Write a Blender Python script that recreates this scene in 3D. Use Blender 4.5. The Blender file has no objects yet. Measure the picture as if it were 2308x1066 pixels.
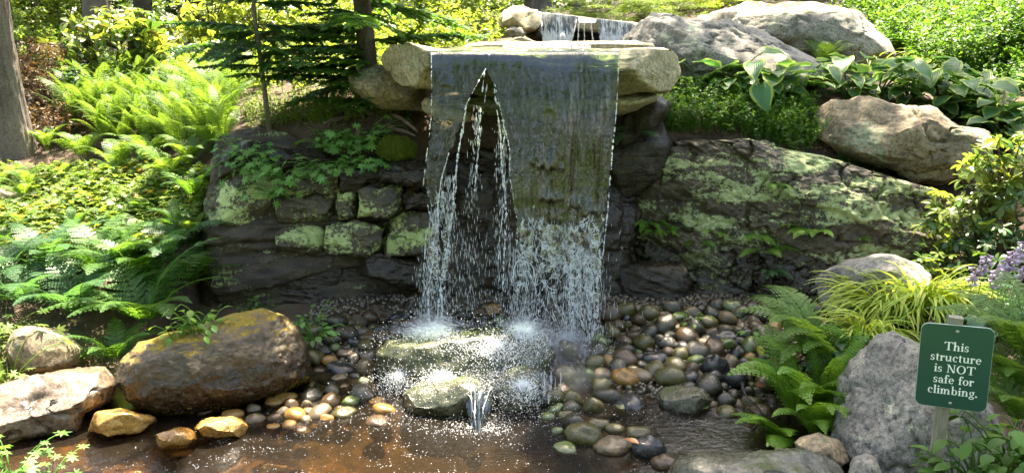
import bpy, bmesh, math, random
import numpy as np
from mathutils import Vector, Matrix

# ------------------------------------------------------------------ camera, sky, sun, exposure
S = bpy.context.scene
COL = S.collection
random.seed(11)
rng = np.random.default_rng(11)
PITCH = math.radians(15.5)
FPX = 1667.0
CAM = np.array([0.0, 0.0, 2.1])
cd = bpy.data.cameras.new('camera')
cam = bpy.data.objects.new('camera', cd)
COL.objects.link(cam)
cam.location = CAM
cam.rotation_euler = (math.pi / 2 - PITCH, 0, 0)
cd.sensor_width = 36
cd.sensor_fit = 'HORIZONTAL'
cd.lens = FPX / 2308 * 36
cd.clip_start = 0.05
cd.clip_end = 600
S.camera = cam

SUN_AZ, SUN_EL = math.radians(14), math.radians(67)
SUND = Vector((math.sin(SUN_AZ) * math.cos(SUN_EL), math.cos(SUN_AZ) * math.cos(SUN_EL), math.sin(SUN_EL)))
W = bpy.data.worlds.new('World')
S.world = W
W.use_nodes = True
wn = W.node_tree.nodes
bg = wn.get('Background') or wn.new('ShaderNodeBackground')
out = wn.get('World Output') or wn.new('ShaderNodeOutputWorld')
sky = wn.new('ShaderNodeTexSky')
sky.sky_type = 'NISHITA'
sky.sun_disc = False
sky.sun_elevation = SUN_EL
sky.sun_rotation = SUN_AZ
sky.air_density = 1.0
sky.dust_density = 2.5
W.node_tree.links.new(sky.outputs[0], bg.inputs[0])
W.node_tree.links.new(bg.outputs[0], out.inputs[0])
bg.inputs[1].default_value = 0.125
sl = bpy.data.lights.new('sun', 'SUN')
sl.energy = 5.0
sl.angle = math.radians(0.55)
sl.color = (1.0, 0.95, 0.86)
so = bpy.data.objects.new('sun', sl)
COL.objects.link(so)
so.rotation_euler = SUND.to_track_quat('Z', 'Y').to_euler()
so.location = (0, 5, 20)
S.view_settings.view_transform = 'Standard'
S.view_settings.look = 'None'
S.view_settings.gamma = 1
S.view_settings.exposure = 2.9
S.view_settings.use_white_balance = True
S.view_settings.white_balance_temperature = 7500
S.view_settings.white_balance_tint = 10
S.view_settings.use_curve_mapping = False
S.render.engine = 'CYCLES'
S.cycles.use_adaptive_sampling = True
S.cycles.adaptive_threshold = 0.012
S.cycles.use_denoising = True
S.cycles.denoiser = 'OPENIMAGEDENOISE'
S.cycles.denoising_input_passes = 'RGB_ALBEDO_NORMAL'
S.cycles.denoising_prefilter = 'ACCURATE'
S.cycles.max_bounces = 8
S.cycles.diffuse_bounces = 3
S.cycles.glossy_bounces = 3
S.cycles.transmission_bounces = 5
S.cycles.transparent_max_bounces = 12
S.cycles.sample_clamp_indirect = 6
S.cycles.caustics_reflective = False
S.cycles.caustics_refractive = False

# ------------------------------------------------------------------ picture geometry
cp, sp = math.cos(PITCH), math.sin(PITCH)


def ray(px, py):
    u = (np.asarray(px, float) - 1154) / FPX
    v = (533 - np.asarray(py, float)) / FPX
    return np.stack([u + 0 * v, cp + v * sp + 0 * u, -sp + v * cp + 0 * u], -1)


def P(px, py, Y):
    """The place seen at photograph pixel (px, py) that stands Y metres ahead of the viewer."""
    r = ray(px, py)
    return CAM + r * (np.asarray(Y, float) / r[..., 1])[..., None]


def xat(px, y, z):
    """World x of photograph column px at a known y and z."""
    return (np.asarray(px, float) - 1154) / FPX * (y * cp + (2.1 - z) * sp)


# ------------------------------------------------------------------ numpy noise
def _hash(i, j, k, s):
    h = (i * 374761393 + j * 668265263 + k * 2147483647 + s * 1274126177) & 0xFFFFFFFF
    h = ((h ^ (h >> 13)) * 1274126177) & 0xFFFFFFFF
    h = ((h ^ (h >> 16)) * 2246822519) & 0xFFFFFFFF
    return ((h ^ (h >> 15)) & 0xFFFFFF) / 8388607.5 - 1.0


def noise(p, s=0):
    p = np.asarray(p, float)
    q = np.floor(p).astype(np.int64)
    f = p - q
    f = f * f * (3 - 2 * f)
    i, j, k = q[..., 0], q[..., 1], q[..., 2]
    a, b, c = f[..., 0], f[..., 1], f[..., 2]
    r = 0
    for di in (0, 1):
        wa = a if di else 1 - a
        for dj in (0, 1):
            wb = wa * (b if dj else 1 - b)
            for dk in (0, 1):
                r = r + wb * (c if dk else 1 - c) * _hash(i + di, j + dj, k + dk, s)
    return r


def fbm(p, octv=4, gain=.5, s=0):
    p = np.asarray(p, float)
    a, r = 1.0, 0
    for o in range(octv):
        r = r + a * noise(p, s + o * 17)
        p = p * 2.03 + 5.3
        a *= gain
    return r


def nrm(v):
    v = np.asarray(v, float)
    return v / np.maximum(np.linalg.norm(v, axis=-1, keepdims=True), 1e-9)


# ------------------------------------------------------------------ mesh and object helpers
class Acc:
    """Collects polygons of any size for one mesh."""

    def __init__(self):
        self.V, self.F, self.n, self.uv = [], [], 0, []

    def add(self, V, F, uv=None):
        V = np.asarray(V, float).reshape(-1, 3)
        self.V.append(V)
        self.uv.append(np.zeros((len(V), 2)) if uv is None else np.asarray(uv, float))
        for f in (F if isinstance(F, list) else [F]):
            self.F.append(np.asarray(f, np.int64) + self.n)
        self.n += len(V)
        return self

    def scatter(self, tmpl, M, T, uvv=None):
        """Many copies of tmpl (V, [F...]) under matrices M (n,3,3) and offsets T (n,3)."""
        V0, F0 = tmpl[0], tmpl[1]
        n, m = len(T), len(V0)
        V = np.einsum('nij,mj->nmi', M, V0) + T[:, None, :]
        uv = np.tile(tmpl[2], (n, 1)) if len(tmpl) > 2 and tmpl[2] is not None else None
        off = (np.arange(n) * m)[:, None, None]
        self.add(V.reshape(-1, 3), [(np.asarray(f)[None] + off).reshape(-1, np.asarray(f).shape[1]) for f in F0], uv)
        return self

    def arrays(self):
        return np.concatenate(self.V), self.F, np.concatenate(self.uv)


def to_mesh(name, V, F, uv=None, smooth=True):
    me = bpy.data.meshes.new(name)
    V = np.asarray(V, np.float32)
    F = F if isinstance(F, list) else [F]
    F = [np.asarray(f) for f in F if len(f)]
    me.vertices.add(len(V))
    me.vertices.foreach_set('co', V.ravel())
    li = np.concatenate([f.ravel() for f in F]).astype(np.int32)
    tot = np.concatenate([np.full(len(f), f.shape[1]) for f in F]).astype(np.int32)
    me.loops.add(len(li))
    me.loops.foreach_set('vertex_index', li)
    me.polygons.add(len(tot))
    st = np.concatenate([[0], np.cumsum(tot)[:-1]]).astype(np.int32)
    me.polygons.foreach_set('loop_start', st)
    me.polygons.foreach_set('loop_total', tot)
    if uv is not None:
        ul = me.uv_layers.new(name='UVMap')
        ul.data.foreach_set('uv', np.asarray(uv, np.float32)[li].ravel())
    me.polygons.foreach_set('use_smooth', np.full(len(tot), smooth, bool))
    me.update()
    me.validate()
    return me


def amesh(name, acc, mat=None, smooth=True):
    V, F, uv = acc.arrays()
    me = to_mesh(name, V, F, uv, smooth)
    if mat:
        me.materials.append(mat)
    return me


def link(name, data, loc=(0, 0, 0), rot=(0, 0, 0), scale=1, parent=None, mat=None):
    o = bpy.data.objects.new(name, data)
    COL.objects.link(o)
    o.location = [float(c) for c in loc]
    o.rotation_euler = [float(c) for c in rot]
    o.scale = (scale,) * 3 if np.isscalar(scale) else [float(c) for c in scale]
    if parent is not None:
        o.parent = parent
    if mat is not None and data is not None:
        if not len(data.materials):
            data.materials.append(mat)
        elif data.materials[0] is not mat:
            o.material_slots[0].link = 'OBJECT'
            o.material_slots[0].material = mat
    return o


def tag(o, label=None, cat=None, group=None, kind=None):
    if label: o['label'] = label
    if cat: o['category'] = cat
    if group: o['group'] = group
    if kind: o['kind'] = kind
    return o


def rotm(rx, ry, rz):
    """Stack of rotation matrices Rz Ry Rx."""
    rx, ry, rz = np.broadcast_arrays(*[np.asarray(a, float) for a in (rx, ry, rz)])
    cx, sx, cy, sy, cz, sz = np.cos(rx), np.sin(rx), np.cos(ry), np.sin(ry), np.cos(rz), np.sin(rz)
    o, l = np.zeros_like(cx), np.ones_like(cx)
    st = lambda rows: np.stack([np.stack(r, -1) for r in rows], -2)
    X = st([[l, o, o], [o, cx, -sx], [o, sx, cx]])
    Y = st([[cy, o, sy], [o, l, o], [-sy, o, cy]])
    Z = st([[cz, -sz, o], [sz, cz, o], [o, o, l]])
    return Z @ Y @ X


def tube(path, rad, k=6, cap=True):
    path = np.asarray(path, float)
    n = len(path)
    rad = np.broadcast_to(np.asarray(rad, float), (n,))
    t = nrm(np.gradient(path, axis=0))
    ref = np.array([0, 0, 1.0]) if abs(t[:, 2]).mean() < .8 else np.array([0, 1.0, 0])
    a = nrm(np.cross(t, ref))
    b = np.cross(t, a)
    th = np.linspace(0, 2 * math.pi, k, endpoint=False)
    V = path[:, None] + rad[:, None, None] * (a[:, None] * np.cos(th)[None, :, None] + b[:, None] * np.sin(th)[None, :, None])
    i, j = np.meshgrid(np.arange(n - 1), np.arange(k), indexing='ij')
    j2 = (j + 1) % k
    F = np.stack([i * k + j, i * k + j2, (i + 1) * k + j2, (i + 1) * k + j], -1).reshape(-1, 4)
    V = V.reshape(-1, 3)
    Fs = [F]
    if cap:
        V = np.concatenate([V, path[:1], path[-1:]])
        c0, c1 = n * k, n * k + 1
        jj = np.arange(k)
        Fs.append(np.concatenate([np.stack([np.full(k, c0), (jj + 1) % k, jj], -1),
                                  np.stack([np.full(k, c1), (n - 1) * k + jj, (n - 1) * k + (jj + 1) % k], -1)]))
    return V, Fs


def grid_faces(n, m):
    i, j = np.meshgrid(np.arange(n - 1), np.arange(m - 1), indexing='ij')
    return np.stack([i * m + j, (i + 1) * m + j, (i + 1) * m + j + 1, i * m + j + 1], -1).reshape(-1, 4)


# ------------------------------------------------------------------ material helper
class Mat:
    def __init__(self, name):
        self.m = bpy.data.materials.new(name)
        self.m.use_nodes = True
        self.t = self.m.node_tree
        for n in list(self.t.nodes):
            self.t.nodes.remove(n)
        self.out = self.t.nodes.new('ShaderNodeOutputMaterial')

    def n(self, typ, inp=None, out=0, **props):
        nd = self.t.nodes.new('ShaderNode' + typ)
        for k, v in props.items():
            setattr(nd, k, v)
        for k, v in (inp or {}).items():
            s = nd.inputs[k]
            if isinstance(v, bpy.types.NodeSocket):
                self.t.links.new(v, s)
            else:
                if s.type == 'RGBA' and len(v) == 3:
                    v = (*v, 1)
                s.default_value = v
        return nd.outputs[out] if out is not None else nd

    def noise(self, vec, scale, detail=4, rough=.55, dist=0):
        return self.n('TexNoise', {'Vector': vec, 'Scale': scale, 'Detail': detail, 'Roughness': rough, 'Distortion': dist})

    def ramp(self, fac, stops, interp='LINEAR'):
        nd = self.n('ValToRGB', {0: fac}, out=None)
        r = nd.color_ramp
        r.interpolation = interp
        while len(r.elements) < len(stops):
            r.elements.new(.5)
        for e, (p, c) in zip(r.elements, stops):
            e.position = p
            e.color = (*c, 1) if not np.isscalar(c) else (c, c, c, 1)
        return nd.outputs[0]

    def mix(self, fac, a, b, mode='MIX'):
        nd = self.t.nodes.new('ShaderNodeMix')
        nd.data_type = 'RGBA'
        nd.blend_type = mode
        for k, v in ((0, fac), (6, a), (7, b)):
            s = nd.inputs[k]
            if isinstance(v, bpy.types.NodeSocket):
                self.t.links.new(v, s)
            elif k:
                s.default_value = (v, v, v, 1) if np.isscalar(v) else (*v, 1)
            else:
                s.default_value = v
        return nd.outputs[2]

    def math(self, op, a, b=0, c=0, clamp=False):
        return self.n('Math', {0: a, 1: b, 2: c}, operation=op, use_clamp=clamp)

    def smooth(self, v, lo, hi):
        return self.n('MapRange', {0: v, 1: lo, 2: hi}, interpolation_type='SMOOTHSTEP')

    def mixsh(self, fac, a, b):
        return self.n('MixShader', {0: fac, 1: a, 2: b})

    def done(self, sh):
        self.t.links.new(sh, self.out.inputs[0])
        return self.m


def rock_mat(name, c1, c2, lichen=None, lich_amt=.5, moss=0.0, mosscol=(.05, .07, .012), rough=.75, scale=1.0,
             bump=.5, wetz=None, wet_shade_x=None, spec=.5, speck=.35, strata=0.0, stain=None, coat=0.0, lich_scale=5.0):
    m = Mat(name)
    oi = m.n('ObjectInfo', out=None)
    co = m.n('TexCoord', out=None).outputs['Object']
    v = m.n('VectorMath', {0: co, 1: m.n('CombineXYZ', {0: m.math('MULTIPLY', oi.outputs['Random'], 37.0), 1: m.math('MULTIPLY', oi.outputs['Random'], 13.0)})}, operation='ADD')
    if strata:
        v2 = m.n('VectorMath', {0: v, 1: (1, 1, strata)}, operation='MULTIPLY')
    else:
        v2 = v
    n1 = m.noise(v2, 3.5 * scale, 8, .65)
    n2 = m.noise(v, 42 * scale, 5, .7)
    n3 = m.noise(v, 160 * scale, 3, .6)
    col = m.ramp(n1, [(.3, c1), (.5, tuple((a + b) / 2 for a, b in zip(c1, c2))), (.68, c2)])
    sp_ = m.ramp(n2, [(.36, (.35, .33, .3)), (.5, (1, 1, 1)), (.66, (1.5, 1.45, 1.35))])
    col = m.mix(speck * 2 if speck < .5 else 1, col, sp_, 'MULTIPLY')
    sp2 = m.ramp(n3, [(.36, (.5, .5, .5)), (.5, (1, 1, 1)), (.64, (1.35, 1.3, 1.25))])
    col = m.mix(.6, col, sp2, 'MULTIPLY')
    if stain:
        st_ = m.smooth(m.noise(v, 2.2 * scale, 6, .6), .55, .7)
        col = m.mix(m.math('MULTIPLY', st_, .75), col, stain)
    h = m.math('ADD', m.math('MULTIPLY', n1, .8), m.math('MULTIPLY', n2, .25))
    h = m.math('ADD', h, m.math('MULTIPLY', n3, .07))
    rg = m.n('MapRange', {0: n2, 1: .3, 2: .7, 3: max(.05, rough - .15), 4: min(1, rough + .15)})
    if lichen:
        big = m.noise(v2 if strata else v, lich_scale * .5, 5, .65, .3)
        fine = m.noise(v, lich_scale * 7, 8, .78, .2)
        crumb = m.noise(v, lich_scale * 26, 3, .6)
        k = m.math('ADD', m.math('MULTIPLY', big, 1.25), m.math('ADD', m.math('MULTIPLY', fine, .95), m.math('MULTIPLY', crumb, .22)))
        thr = 1.295 - .45 * (lich_amt - .5)
        lm = m.smooth(k, thr, thr + .06)
        lc = m.ramp(m.noise(v, 25, 5, .7), [(.3, tuple(a * .6 for a in lichen)), (.6, lichen), (.75, tuple(min(1, a * 1.25) for a in lichen))])
        col = m.mix(m.math('MULTIPLY', lm, .95), col, lc)
        rg = m.mix(lm, rg, .9)
        h = m.math('ADD', h, m.math('MULTIPLY', lm, .10))
    if moss:
        nz = m.n('SeparateXYZ', {0: m.n('NewGeometry', out=None).outputs['Normal']}, out=2)
        mk_ = m.math('ADD', m.math('MULTIPLY', nz, .9), m.math('MULTIPLY', m.noise(v, 4.5, 6, .7), 1.1))
        mm = m.smooth(mk_, 1.55 - .6 * moss, 1.75 - .6 * moss)
        mc = m.ramp(m.noise(v, 60, 4, .7), [(.3, tuple(a * .45 for a in mosscol)), (.55, mosscol), (.72, tuple(a * 1.8 for a in mosscol))])
        col = m.mix(mm, col, mc)
        rg = m.mix(mm, rg, .95)
        h = m.math('ADD', h, m.math('MULTIPLY', m.math('MULTIPLY', mm, m.noise(v, 90, 3, .7)), .35))
    if wetz is not None:
        pz = m.n('SeparateXYZ', {0: m.n('NewGeometry', out=None).outputs['Position']}, out=2)
        wt = m.math('SUBTRACT', 1.0, m.smooth(m.math('ADD', pz, m.math('MULTIPLY', m.noise(v, 6, 4), -.12)), wetz - .06, wetz))
        col = m.mix(wt, col, m.mix(1.0, col, (.42, .38, .33), 'MULTIPLY'))
        rg = m.mix(wt, rg, .18)
    if wet_shade_x is not None:
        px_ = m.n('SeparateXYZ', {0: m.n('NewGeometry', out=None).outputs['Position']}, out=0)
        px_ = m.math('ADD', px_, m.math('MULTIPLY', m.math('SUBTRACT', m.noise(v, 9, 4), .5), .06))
        wt = m.math('MULTIPLY', m.smooth(px_, wet_shade_x[0], wet_shade_x[0] + .03), m.math('SUBTRACT', 1, m.smooth(px_, wet_shade_x[1] - .03, wet_shade_x[1])))
        col = m.mix(wt, col, m.mix(1.0, col, (.22, .27, .11), 'MULTIPLY'))  # wet stone under the fall; shade and mirrored green painted in too
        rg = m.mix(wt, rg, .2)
    b = m.n('Bump', {'Strength': bump, 'Distance': .025, 'Height': h})
    pr = m.n('BsdfPrincipled', {'Base Color': col, 'Roughness': rg, 'Normal': b, 'Coat Weight': coat, 'Specular IOR Level': spec, 'Coat Roughness': .07})
    return m.done(pr)


def leaf_mat(name, c, t, rough=.45, spread=.35, gloss=.35, trans=.45, vein=False, margin=None, yellow=0.0):
    """Leaf: diffuse + translucent + sheen; every leaf (island) and every copy varies a little."""
    m = Mat(name)
    oi = m.n('ObjectInfo', out=None).outputs['Random']
    isl = m.n('NewGeometry', out=None).outputs['Random Per Island']
    r = m.math('FRACT', m.math('ADD', oi, isl))
    co = m.n('TexCoord', out=None).outputs['Object']
    blot = m.noise(co, 9, 3, .6)
    k = m.math('ADD', m.math('MULTIPLY', r, spread * 1.3), m.math('ADD', 1 - spread * .95, m.math('MULTIPLY', blot, spread * .6)))
    hue = m.n('HueSaturation', {'Hue': m.math('ADD', .485, m.math('MULTIPLY', m.math('FRACT', m.math('MULTIPLY', r, 7.3)), .035)), 'Value': k, 'Color': (*c, 1)})
    ht = m.n('HueSaturation', {'Hue': m.math('ADD', .485, m.math('MULTIPLY', m.math('FRACT', m.math('MULTIPLY', r, 7.3)), .03)), 'Value': k, 'Color': (*t, 1)})
    if yellow:
        yk = m.math('GREATER_THAN', m.math('FRACT', m.math('MULTIPLY', r, 31.7)), 1 - yellow)
        hue = m.mix(yk, hue, (.25, .16, .03))
        ht = m.mix(yk, ht, (.3, .2, .03))
    if margin:
        uv = m.n('SeparateXYZ', {0: m.n('UVMap')}, out=None)
        e = m.math('ADD', m.math('ABSOLUTE', uv.outputs[0]), m.math('MULTIPLY', m.noise(co, 25, 3), .3))
        mk_ = m.smooth(e, .86, .94)
        hue = m.mix(mk_, hue, margin)
        ht = m.mix(mk_, ht, tuple(a * 1.2 for a in margin))
    nb = {}
    if vein:
        uv = m.n('SeparateXYZ', {0: m.n('UVMap')}, out=None)
        w = m.math('SINE', m.math('MULTIPLY', uv.outputs[0], 34.0))
        nb = {'Normal': m.n('Bump', {'Strength': .25, 'Distance': .004, 'Height': w})}
    d = m.n('BsdfPrincipled', {'Base Color': hue, 'Roughness': rough, 'Specular IOR Level': gloss, **nb})
    tr = m.n('BsdfTranslucent', {'Color': ht})
    return m.done(m.mixsh(trans, d, tr))


def plain(name, c, rough=.6, metal=0.0, bump=0.0, bscale=40, vary=.3, stretch=(1, 1, 1), spec=.5):
    m = Mat(name)
    co = m.n('TexCoord', out=None).outputs['Object']
    v = m.n('VectorMath', {0: co, 1: stretch}, operation='MULTIPLY')
    n1 = m.noise(v, bscale, 5, .6)
    k = m.ramp(n1, [(.3, 1 - vary), (.7, 1 + vary)])
    col = m.mix(1.0, c, k, 'MULTIPLY')
    inp = {'Base Color': col, 'Roughness': rough, 'Metallic': metal, 'Specular IOR Level': spec}
    if bump:
        inp['Normal'] = m.n('Bump', {'Strength': bump, 'Distance': .01, 'Height': n1})
    return m.done(m.n('BsdfPrincipled', inp))

# ------------------------------------------------------------------ materials
M_GRANITE = rock_mat('granite_grey', (.085, .08, .07), (.27, .255, .225), lichen=(.40, .41, .30), lich_amt=.42, lich_scale=7, rough=.85, bump=1.0, stain=(.075, .07, .058), speck=.5)
M_GRANITE_W = rock_mat('granite_tan', (.09, .07, .045), (.30, .235, .15), lichen=(.24, .27, .17), lich_amt=.36, rough=.85, bump=1.0, stain=(.06, .045, .03), speck=.5)
M_GRANITE_M = rock_mat('granite_mossy_top', (.09, .085, .072), (.30, .28, .235), lichen=(.36, .36, .26), lich_amt=.4, lich_scale=7, moss=.35, mosscol=(.07, .075, .015), rough=.85, bump=1.0, stain=(.06, .055, .045), speck=.5)
M_SLAB_WETSHADE = rock_mat('sandstone_wet_shaded_lip', (.20, .165, .10), (.40, .345, .22), lichen=(.20, .22, .11), lich_amt=.4, rough=.8, bump=.8, speck=.4, stain=(.10, .085, .05), wet_shade_x=(-.56, .71))
M_SLAB = rock_mat('sandstone_slab', (.20, .165, .10), (.40, .345, .22), lichen=(.20, .22, .11), lich_amt=.4, rough=.8, bump=.8, speck=.4, stain=(.10, .085, .05))
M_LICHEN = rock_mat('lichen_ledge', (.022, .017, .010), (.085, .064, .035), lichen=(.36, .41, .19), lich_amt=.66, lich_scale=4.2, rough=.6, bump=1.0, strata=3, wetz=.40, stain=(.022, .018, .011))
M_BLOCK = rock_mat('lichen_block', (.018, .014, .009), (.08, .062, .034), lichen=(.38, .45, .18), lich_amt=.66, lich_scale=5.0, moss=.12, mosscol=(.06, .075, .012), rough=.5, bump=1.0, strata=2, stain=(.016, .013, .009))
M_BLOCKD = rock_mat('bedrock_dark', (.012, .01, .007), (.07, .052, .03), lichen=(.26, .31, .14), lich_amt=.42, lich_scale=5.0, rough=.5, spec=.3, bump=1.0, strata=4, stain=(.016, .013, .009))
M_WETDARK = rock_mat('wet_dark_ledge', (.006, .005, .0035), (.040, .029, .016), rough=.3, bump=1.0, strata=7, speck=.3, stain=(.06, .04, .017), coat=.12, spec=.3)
M_MOSSBOULDER = rock_mat('mossy_boulder', (.016, .011, .006), (.11, .073, .034), wetz=.24, moss=.55, mosscol=(.19, .135, .012), rough=.42, bump=1.0, stain=(.035, .027, .015), speck=.5)
M_WETFLAT = rock_mat('wet_flat_rock', (.06, .045, .033), (.19, .145, .10), rough=.28, bump=.5, moss=.1, stain=(.1, .075, .05), coat=.12)
M_ORANGE = rock_mat('orange_wet_stone', (.30, .15, .035), (.5, .3, .1), rough=.25, bump=.4, coat=.5, moss=.3, mosscol=(.30, .26, .03))
M_GREENWET = rock_mat('green_wet_boulder', (.014, .017, .008), (.06, .064, .03), moss=.25, mosscol=(.045, .065, .012), rough=.25, bump=.6, coat=.12)
M_DARKWET = rock_mat('dark_wet_boulder', (.03, .03, .022), (.105, .1, .07), moss=.25, mosscol=(.05, .06, .012), rough=.25, bump=.7, coat=.12)
COB = {
    'dark': rock_mat('cobble_dark', (0.010, 0.010, 0.006), (0.045, 0.040, 0.025), rough=.2, bump=.3, scale=2.5, spec=.35, coat=.22),
    'grey': rock_mat('cobble_grey', (0.036, 0.032, 0.024), (0.101, 0.090, 0.065), rough=.24, bump=.3, scale=2.5, spec=.35, coat=.22),
    'olive': rock_mat('cobble_olive', (0.025, 0.024, 0.007), (0.090, 0.079, 0.026), rough=.22, bump=.3, scale=2.5, spec=.35, coat=.22),
    'green': rock_mat('cobble_green', (0.032, 0.043, 0.011), (0.086, 0.122, 0.025), rough=.25, bump=.35, scale=2.5, coat=.6, moss=.35, mosscol=(0.086, 0.130, 0.014)),
    'brown': rock_mat('cobble_brown', (0.025, 0.016, 0.008), (0.090, 0.056, 0.029), rough=.22, bump=.3, scale=2.5, spec=.35, coat=.22),
    'tan': rock_mat('cobble_tan', (0.058, 0.043, 0.023), (0.144, 0.108, 0.065), rough=.28, bump=.3, scale=2.5, spec=.35, coat=.22),
    'orange': rock_mat('cobble_orange', (0.144, 0.068, 0.016), (0.274, 0.158, 0.043), rough=.22, bump=.3, scale=2.5, spec=.35, coat=.22),
    'cream': rock_mat('cobble_cream', (0.101, 0.086, 0.054), (0.216, 0.187, 0.122), rough=.35, bump=.3, scale=2.5, spec=.35, coat=.22),
    'black': rock_mat('cobble_black', (0.009, 0.009, 0.010), (0.029, 0.030, 0.030), rough=.15, bump=.25, scale=2.5, spec=.35, coat=.22),
}
M_SOIL = rock_mat('leaf_litter_soil', (.022, .014, .008), (.085, .052, .03), rough=.95, bump=1.0, scale=2.2, moss=.2, mosscol=(.05, .075, .012), speck=.5)
def bed_mat():
    m = Mat('pool_bed_gravel')
    co = m.n('NewGeometry', out=None).outputs['Position']
    n1, n2 = m.noise(co, 9, 6, .7), m.noise(co, 60, 5, .7)
    x = m.n('SeparateXYZ', {0: co}, out=0)
    k = m.smooth(m.math('ADD', x, m.math('MULTIPLY', m.noise(co, 1.8, 4), 1.4)), -.7, .25)
    rust = m.ramp(n1, [(.35, (.02, .014, .007)), (.5, (.10, .065, .026)), (.68, (.30, .19, .07))])
    shade_bed = m.ramp(n1, [(.3, (.008, .006, .004)), (.7, (.035, .026, .016))])  # near black: the pool's shade at centre and right put into the bed colour
    col = m.mix(.8, m.mix(k, rust, shade_bed), m.ramp(n2, [(.35, .4), (.65, 1.5)]), 'MULTIPLY')
    return m.done(m.n('BsdfPrincipled', {'Base Color': col, 'Roughness': .6, 'Normal': m.n('Bump', {'Strength': .9, 'Distance': .03, 'Height': m.math('ADD', n1, m.math('MULTIPLY', n2, .3))})}))


M_BED = bed_mat()

# ------------------------------------------------------------------ terrain
_cp = []
for px, py, Y in [(200, 850, 4.2), (100, 720, 4.7), (300, 640, 5.1), (60, 540, 5.7), (440, 660, 5.05), (300, 430, 6.2), (60, 345, 7.0),
                  (420, 320, 7.0), (440, 480, 5.7), (300, 215, 9.0), (130, 210, 9.5), (520, 240, 7.2), (700, 225, 7.4), (560, 315, 5.75), (720, 330, 5.65), (860, 330, 5.7),
                  (620, 268, 6.4), (820, 268, 6.1), (920, 262, 6.0), (800, 190, 7.6), (1000, 120, 9.5), (600, 130, 11),
                  (1440, 335, 5.9), (1600, 330, 5.95), (1800, 365, 5.95), (1950, 420, 5.9), (1480, 265, 6.3), (1650, 255, 6.4), (1850, 262, 6.5), (2050, 262, 6.6), (2290, 345, 6.2),
                  (2150, 430, 5.8), (2290, 470, 5.5), (2140, 560, 5.35), (2200, 640, 4.8), (2280, 700, 4.3), (2060, 720, 4.5), (1950, 760, 4.3), (2290, 850, 3.6),
                  (1890, 170, 7.7), (2250, 200, 7.9), (2100, 100, 9.5), (2290, 60, 11), (1700, 40, 10.5), (1400, 70, 10.5), (1830, 740, 5.0), (1780, 930, 3.95), (1950, 1000, 3.4)]:
    _cp.append(P(px, py, Y))
_cp += [np.array(c, float) for c in [
    (-3.2, 3.6, .12), (-3.5, 2.8, .1), (-2.4, 3.9, .0), (-2.1, 3.3, -.1), (-1.2, 3.2, -.16), (-.4, 3.2, -.2), (.4, 3.2, -.2), (-1.5, 3.9, -.08), (-.9, 3.9, -.1), (0, 2.4, -.22), (-1.4, 2.4, -.18),
    (.7, 2.3, -.15), (.9, 3.6, -.2), (1.2, 3.55, -.18), (1.38, 3.75, -.1), (1.0, 3.3, -.18), (1.2, 2.5, .0), (1.5, 2.9, .1), (0, 1.6, 0), (-2.5, 1.6, .05), (2, 1.6, .3), (0, .6, .5), (-2, .5, .4), (2, .5, .5), (0, -1, .5), (3, 2.6, .4), (-4, 1.5, .3),
    (-.9, 4.4, -.02), (-.8, 4.9, .05), (-.1, 4.4, -.05), (.2, 3.9, -.12), (.7, 3.8, -.1), (1.2, 3.9, -.04), (.7, 4.3, .0), (1.2, 4.6, .04), (.8, 5.0, .08), (1.5, 5.2, .12), (0, 5.0, .05), (-1.3, 5.1, .1), (-1.0, 5.4, .12), (.8, 5.4, .12), (0, 5.45, .1), (1.7, 4.7, .1),
    (0, 5.9, 1.1), (.5, 6.0, 1.2), (0, 6.4, 1.72), (.6, 6.5, 1.72), (.6, 7.4, 1.8), (.4, 8.4, 2.0), (1.2, 9.3, 2.05),
    (-5, 5, .9), (-6, 8, 1.5), (-4, 12, 1.75), (0, 13, 2.1), (4, 13, 2.7), (-9, 14, 1.9), (9, 12, 3.0), (6, 8, 2.3), (5, 5, 1.4), (4, 3.2, .7), (6, 1, .8), (-8, 2, .8), (0, 20, 2.4), (-14, 24, 2.0), (14, 24, 3.6),
    (0, -8, .6), (-10, -6, .8), (10, -6, .9), (0, -20, 1), (25, 0, 2), (-25, 0, 1.2), (0, 45, 3.5), (30, 40, 5), (-30, 40, 3), (30, -30, 1.5), (-30, -30, 1.5), (0, -45, 1.2)]]
_cp = np.array(_cp)


def _phi(r2):
    r = np.sqrt(r2 + .02)
    return r


def _solve():
    d = _cp[:, None, :2] - _cp[None, :, :2]
    n = len(_cp)
    A = np.zeros((n + 1, n + 1))
    A[:n, :n] = _phi((d ** 2).sum(-1)) + np.eye(n) * 1e-3
    A[:n, n] = A[n, :n] = 1
    return np.linalg.solve(A, np.append(_cp[:, 2], 0))


_w = _solve()


def T(x, y, rough=True):
    x, y = np.asarray(x, float), np.asarray(y, float)
    sh = x.shape
    q = np.stack([x.ravel(), y.ravel()], -1)
    o = np.empty(len(q))
    for s in range(0, len(q), 20000):
        d = q[s:s + 20000, None, :] - _cp[None, :, :2]
        o[s:s + 20000] = _phi((d ** 2).sum(-1)) @ _w[:-1] + _w[-1]
    if rough:
        p3 = np.stack([q[:, 0] * 2.5, q[:, 1] * 2.5, np.zeros(len(q))], -1)
        o += fbm(p3, 4) * .03
    xx, yy = q[:, 0], q[:, 1]
    yc = np.interp(xx, [-3, -2.0, -.8, 0, .8, 1.8, 2.6, 3.4], [5.6, 5.74, 5.85, 6.0, 6.08, 5.98, 5.85, 5.65])
    k = np.clip((yy - yc) / .14, 0, 1)
    out_ = np.clip((-2.42 - xx) / .2, 0, 1) + np.clip((xx - 2.75) / .5, 0, 1) + np.clip((4.6 - yy) / .2, 0, 1)
    o = np.minimum(o, .09 + 4 * k * k * (3 - 2 * k) + out_ * 3)
    return o.reshape(sh)


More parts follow.
